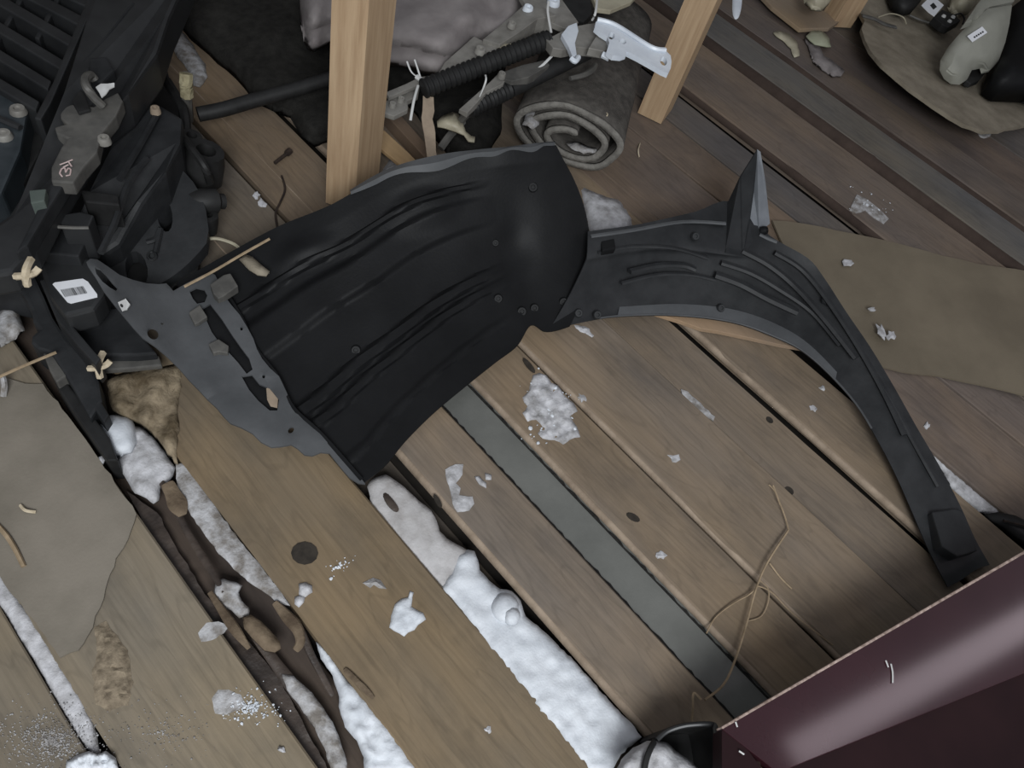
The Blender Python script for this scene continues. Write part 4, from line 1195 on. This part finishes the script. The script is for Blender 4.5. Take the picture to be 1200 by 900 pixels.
snow([(350, 684), (358, 682), (366, 686), (366, 694), (358, 700), (350, 697)], .0025, .009, 'round snow lump below the dark knot', 'snow_dim', res=3, rim=5, lump=.4, seed=21)
snow([(345, 700), (352, 697), (358, 700), (356, 706), (350, 712), (345, 708)], .0025, .007, 'small snow pellet beneath the round lump below the dark knot', 'snow_dim', res=3, rim=4, lump=.4, seed=22)
crumbs(398, 664, 22, 9, 34, .001, .0034, .002, 'sprinkle of snow grains right of the dark knot', seed=23, rot=-.4)
fk = sheet('paint_flake', [(425, 683), (437, 677), (446, 680), (453, 690), (444, 689), (438, 685), (434, 689)], .0028, .002, M['slush'], None, res=4, dome=lambda d, x, y: .005 * min(1, d / 3))
tag(fk, 'grey curled flake on the wide brown board left of the trodden snow lump', 'flake')
snow([(248, 818), (256, 808), (268, 808), (282, 814), (288, 824), (280, 832), (266, 838), (252, 836)], -.0004, .0010, 'soft snow dab on the lower left board', 'slush', res=4, rim=9, lump=.6, seed=24)
crumbs(294, 828, 36, 24, 240, .0007, .0026, .0008, 'sprinkle of snow grains right of the soft dab, lower left', seed=25)
snow([(232, 742), (242, 730), (256, 728), (268, 734), (262, 742), (248, 750), (236, 752)], -.0004, .0005, 'faint snow smear on the lower left board near the trough', 'slush', res=4, rim=8, lump=.8, seed=26)
crumbs(60, 868, 72, 44, 1500, .0005, .0016, .0005, 'frosty snow dusting at the lower left corner', 'slush', seed=27)
crumbs(190, 860, 70, 40, 260, .0005, .0016, .0005, 'light snow dusting along the bottom left boards', 'slush', seed=28)
for i, (x, y, a, b_, z, lb_) in enumerate([(790, 537, 8, 5, .006, 'little snow fleck in the middle of the wide grained board'), (775, 650, 6, 5, .004, 'single snow pellet on the board right of the grey strip'), (684, 386, 12, 4, .006, 'snow fleck right beneath the liner lip'),
                                             (682, 466, 6, 3.5, .006, 'snow chip across the joint from the packed patch'), (964, 455, 4, 3, .004, 'snow speck on the board under the liner arch, upper'), (953, 478, 5, 3.5, .004, 'snow speck on the board under the liner arch, lower'),
                                             (1086, 499, 4, 5, .001, 'snow speck right of the liner tail'), (1034, 389, 10, 4, .026, 'snow fleck on the hardboard sheet, lower'), (1044, 393, 5, 5, .027, 'snow fleck on the hardboard sheet beside the lower fleck'),
                                             (995, 308, 7, 4, .020, 'snow fleck near the upper left edge of the hardboard sheet'), (1022, 362, 5, 2.5, .024, 'snow fleck on the hardboard sheet, middle'), (118, 540, 4, 4, .0012, 'snow pellet on the left board face'),
                                             (330, 878, 5, 4, .0025, 'snow pellet near the bottom of the wide brown board'), (573, 856, 5, 4, .0025, 'snow pellet near the bottom beside the long drift'), (300, 228, 4, 4, .002, 'dim snow pellet on the boards behind the liner'), (306, 238, 6, 5, .002, 'dim snow chip on the boards behind the liner')]):
    rq = random.Random(i * 7 + 3)
    fo = [(x + (q[0] - x) * k_, y + (q[1] - y) * k_) for q in ellipse(x, y, a, b_, rq.uniform(0, 60), 11) for k_ in (rq.uniform(.55, 1.35),)]
    snow(fo, z, .0022, lb_, 'snow_dim', res=2, rim=3, lump=1.2, sc=.3, seed=30 + i, jit=.4, step=3)
snow([(798, 456), (806, 459), (816, 468), (826, 478), (838, 488), (836, 493), (824, 486), (812, 474), (800, 464)], .003, .0014, 'thin snow streak on the joint between two wide boards', 'slush', res=3, rim=3, lump=.9, seed=50)
snow([(996, 246), (1004, 228), (1014, 232), (1024, 240), (1032, 246), (1042, 256), (1036, 262), (1026, 256), (1014, 246), (1004, 250)], .019, .0014, 'chalky snow patch on the far board above the hardboard sheet', 'slush', res=3, rim=4, lump=1.0, sc=.15, seed=51)
crumbs(1015, 240, 34, 18, 40, .001, .004, .019, 'snow crumbs on the far board above the hardboard sheet', seed=52)
snow([(1078, 514), (1086, 518), (1100, 534), (1114, 548), (1130, 560), (1148, 576), (1168, 590), (1178, 602), (1164, 606), (1144, 598), (1124, 584), (1112, 566), (1104, 550), (1090, 536), (1080, 524)], -.018, .010, 'snow strip in the gap right of the liner tail', 'snow_dim', res=4, rim=7, lump=.4, seed=53)
snow([(679, 216), (690, 222), (706, 228), (724, 234), (735, 246), (740, 256), (742, 266), (730, 272), (692, 280), (686, 250)], .002, .022, 'snow heap behind the liner between wide panel and arch', 'snow_dim', res=6, rim=26, lump=.12, seed=54)
snow([(448, 200), (456, 186), (466, 182), (480, 190), (488, 200), (478, 210), (450, 214)], .004, .03, 'snow heap behind the liner at the foot of the thick post', 'snow_dim', res=5, rim=18, lump=.12, seed=55)
snow([(181, 30), (191, 26), (205, 30), (217, 40), (229, 58), (241, 76), (243, 90), (235, 102), (227, 100), (221, 84), (209, 68), (199, 54), (189, 44)], .002, .010, 'dim snow smear on the boards beside the black carpet', 'slush', res=5, rim=11, lump=.2, seed=56)
snow([(722, 905), (728, 890), (742, 876), (758, 868), (772, 868), (782, 870), (792, 880), (802, 887), (810, 891), (818, 900), (820, 930), (728, 930)], .064, .024, 'snow filling the black container at the bottom edge', 'snow_dim', res=4, rim=18, lump=.25, seed=57)
snow([(612, 146), (618, 130), (628, 122), (634, 132), (632, 146), (624, 152)], .10, .012, 'snow wedged inside the felt roll spiral', 'slush', res=4, rim=9, lump=.1, seed=58)
snow([(664, 168), (676, 166), (690, 172), (706, 174), (700, 178), (684, 180), (670, 174)], .075, .006, 'snow streak deep inside the felt roll', 'slush', res=4, rim=5, lump=.1, seed=59)
snow([(-17, 401), (-7, 378), (1, 362), (13, 358), (23, 368), (29, 386), (17, 398), (1, 406), (-17, 414)], .006, .012, 'grey slush under the carrier at the left edge', 'slush', res=5, rim=9, lump=.6, seed=60)

# ------------------------------------------------------------------ loose bits
ts = sheet('torn_fibreboard_scrap', [(126, 446), (132, 440), (146, 436), (170, 430), (196, 428), (210, 428), (213, 442), (211, 462), (208, 480), (210, 500), (206, 528), (208, 542), (196, 530), (184, 512), (168, 498), (152, 488), (140, 484), (132, 480), (128, 466)],
           .004, .016, M['torn'], None, res=5, step=5, jit=1.6, seed=61, smooth=True, dome=lambda d, x, y: .008 * min(1, d / 5) * (1 + .7 * math.sin(x * .16 + y * .05) + 1.3 * noise.noise((x * .06, y * .06, 2)) + .6 * noise.noise((x * .16, y * .16, 5))))
tag(ts, 'torn soggy fibreboard scrap with frayed edge behind the snow mound', 'board')
wb = sheet('wet_board_strip', [(148, 576), (166, 588), (184, 600), (206, 640), (236, 690), (262, 722), (290, 750), (330, 800), (388, 908), (352, 908), (318, 862), (286, 812), (256, 770), (222, 716), (200, 676), (180, 632)], -.018, .010, M['wet'], None, res=9, step=8, jit=1.2, seed=62,
           dome=lambda d, x, y: .003 * noise.noise((x * .05, y * .05, 3)))
tag(wb, 'dark wet board strip lying deep in the left trough', 'board')
def bark(path, w0, label, mat='bark', h=.35, seed=0):
    o = tube('bark_strip', pt(*path), lambda t: w0 * (.35 + .65 * math.sin(math.pi * min(1, .12 + t * .8))) * (1 + .12 * math.sin(t * 9 + seed)), M[mat], None, 8, h)
    return tag(o, label, 'bark')
bark([(186, 560, -.004), (200, 584, -.006), (222, 628, -.008), (246, 666, -.004), (262, 694, .002)], .006, 'long curled bark strip in the trough beside the thin snow streak', 'wet', .4, 1)
bark([(196, 566, .004), (206, 586, .002), (214, 604, 0)], .014, 'short brown bark flake at the top of the trough', 'bark', .3, 2)
bark([(246, 694, .002), (262, 718, .004), (280, 744, .006), (292, 760, .002)], .007, 'frosted bark splinter on the left edge of the trough', 'bark', .5, 3)
wcp = sheet('wood_chip', [(284, 724), (294, 720), (306, 728), (318, 740), (328, 752), (329, 760), (322, 764), (310, 762), (296, 748), (286, 736)], .004, .006, M['bark'], None, res=4, smooth=True, dome=lambda d, x, y: .006 * min(1, d / 7))
tag(wcp, 'pale brown wood chip at the middle of the trough', 'wood chip')
bark([(322, 706, .002), (336, 722, .004), (348, 736, .004), (352, 752, .002), (346, 762, -.004)], .009, 'gnarled bark piece against the wide brown board', 'bark', .5, 5)
bark([(352, 734, .0), (362, 762, -.004), (376, 790, -.008), (390, 816, -.010)], .006, 'dark bark strip beside the snow heap in the trough', 'wet', .5, 6)
bark([(404, 784, .004), (420, 800, .006), (438, 818, .004)], .005, 'thin splinter lifting off the edge of the wide brown board', 'bark', .5, 7)
bark([(298, 742, -.010), (322, 776, -.014), (348, 812, -.018), (370, 850, -.02)], .010, 'soaked bark slab in the middle of the trough', 'wet', .35, 8)
# dry stalk with side shoots
st = empty('dry_grass_stalk', tuple(P(880, 700, .004)))
tag(st, 'dry bent grass stalk lying over the boards above the black container', 'grass')
tube('stem', pt((826, 820, .030), (848, 802, .028), (862, 772, .024), (874, 734, .020), (886, 690, .018), (900, 658, .020), (924, 621, .016)), .0020, M['straw'], st, 6)
tube('stem', pt((924, 621, .016), (920, 606, .016), (914, 590, .018), (906, 569, .022)), .0016, M['straw'], st, 6)
tube('shoot', pt((914, 592, .018), (908, 576, .024), (901, 568, .030)), .0011, M['straw'], st, 5)
tube('shoot', pt((811, 845, .012), (812, 828, .02), (813, 812, .03), (822, 820, .032)), .0020, M['straw'], st, 6)
tube('shoot', pt((886, 690, .018), (876, 698, .012), (858, 708, .010), (838, 724, .008), (828, 742, .008)), .0013, M['straw'], st, 5)
tube('shoot', pt((890, 680, .018), (900, 690, .014), (900, 706, .01), (892, 722, .008), (876, 728, .008)), .0011, M['straw'], st, 5)
tube('shoot', pt((902, 660, .02), (914, 676, .014), (928, 690, .008)), .0016, M['straw'], st, 5)
tube('shoot', pt((886, 686, .018), (904, 694, .012), (930, 720, .008), (976, 756, .007)), .0013, M['straw'], st, 5)
def twig(path, r, mat, label, cat, name='twig', h=1.0):
    return tag(tube(name, pt(*path), r, M[mat], None, 6, h), label, cat)
twig([(-6, 444, .066), (30, 428, .074), (66, 413, .080)], .0026, 'straw', 'thin pale splinter reaching in from the left edge by the carrier foot', 'twig')
twig([(2, 440, .03), (5, 452, .02), (4, 464, .006)], .005, 'slush', 'frosted tuft under the thin splinter at the left edge', 'tuft', 'frosted_tuft')
twig([(-4, 614, .006), (8, 628, .008), (18, 644, .008), (28, 664, .006)], .0036, 'straw', 'frayed pale fibre at the left edge of the board face', 'fibre', 'wood_fibre')
twig([(24, 592, .006), (30, 598, .009), (42, 600, .006)], .0026, 'twine', 'curled pale wood shaving on the left board face', 'shaving', 'wood_shaving')
twig([(243, 280, .045), (256, 280, .042), (274, 286, .034), (286, 296, .03)], .0034, 'cream_pl', 'curved pale wire behind the liner edge beside the carrier', 'wire', 'bent_wire')
twig([(330, 206, .004), (334, 222, .006), (328, 238, .006), (323, 250, .004), (326, 272, .004)], .0024, 'rust', 'thin reddish wire on the boards behind the liner', 'wire', 'thin_wire')
nl = empty('iron_bolt', tuple(P(331, 183, .003)))
tag(nl, 'rusty iron bolt lying on the dim boards left of the thick post', 'bolt')
tube('shank', pt((322, 191, .010), (331, 184, .010), (338, 179, .010)), .004, M['rust'], nl, 8)
tube('head', pt((336, 180, .010), (340, 176.5, .010)), .0075, M['rust'], nl, 8)
twig([(216, 336, .092), (250, 318, .110), (284, 298, .130), (316, 280, .145)], .0026, 'straw', 'long straight reed leaning along the rear edge of the liner', 'twig')
tr = sheet('rag_scrap', [(280, 304), (288, 298), (296, 301), (306, 310), (316, 318), (312, 323), (302, 322), (292, 316)], .098, .004, M['fibre'], None, res=4, smooth=True, dome=lambda d, x, y: .008 * min(1, d / 4))
tag(tr, 'pale brown scrap lying on the rear edge of the liner', 'scrap')
twig([(750, 168, .004), (748, 176, .012), (749, 184, .006)], .0018, 'twine', 'tiny pale thread on the board right of the felt roll', 'thread', 'loose_thread')
bp = sheet('black_rubber_strip', [(1156, 602), (1170, 600), (1190, 604), (1214, 616), (1214, 640), (1194, 630), (1176, 616), (1164, 610)], .006, .012, M['rubber'], None, res=6, smooth=True, dome=lambda d, x, y: .008 * min(1, d / 6))
tag(bp, 'black rubber strip at the right edge beyond the snow strip', 'strip')
twig([(1176, 610, .018), (1192, 614, .02), (1212, 620, .018)], .0028, 'rust', 'thin brown cord on the black rubber strip at the right edge', 'cord', 'brown_sprig')
wc = sheet('snow_patch', rounded([(1144, 154), (1160, 152), (1162, 160), (1150, 163)], 1), .018, .012, M['slush'], None, res=3, smooth=True)
tag(wc, 'pale chip under the right end of the tan fibreboard', 'snow', 'snow patches')
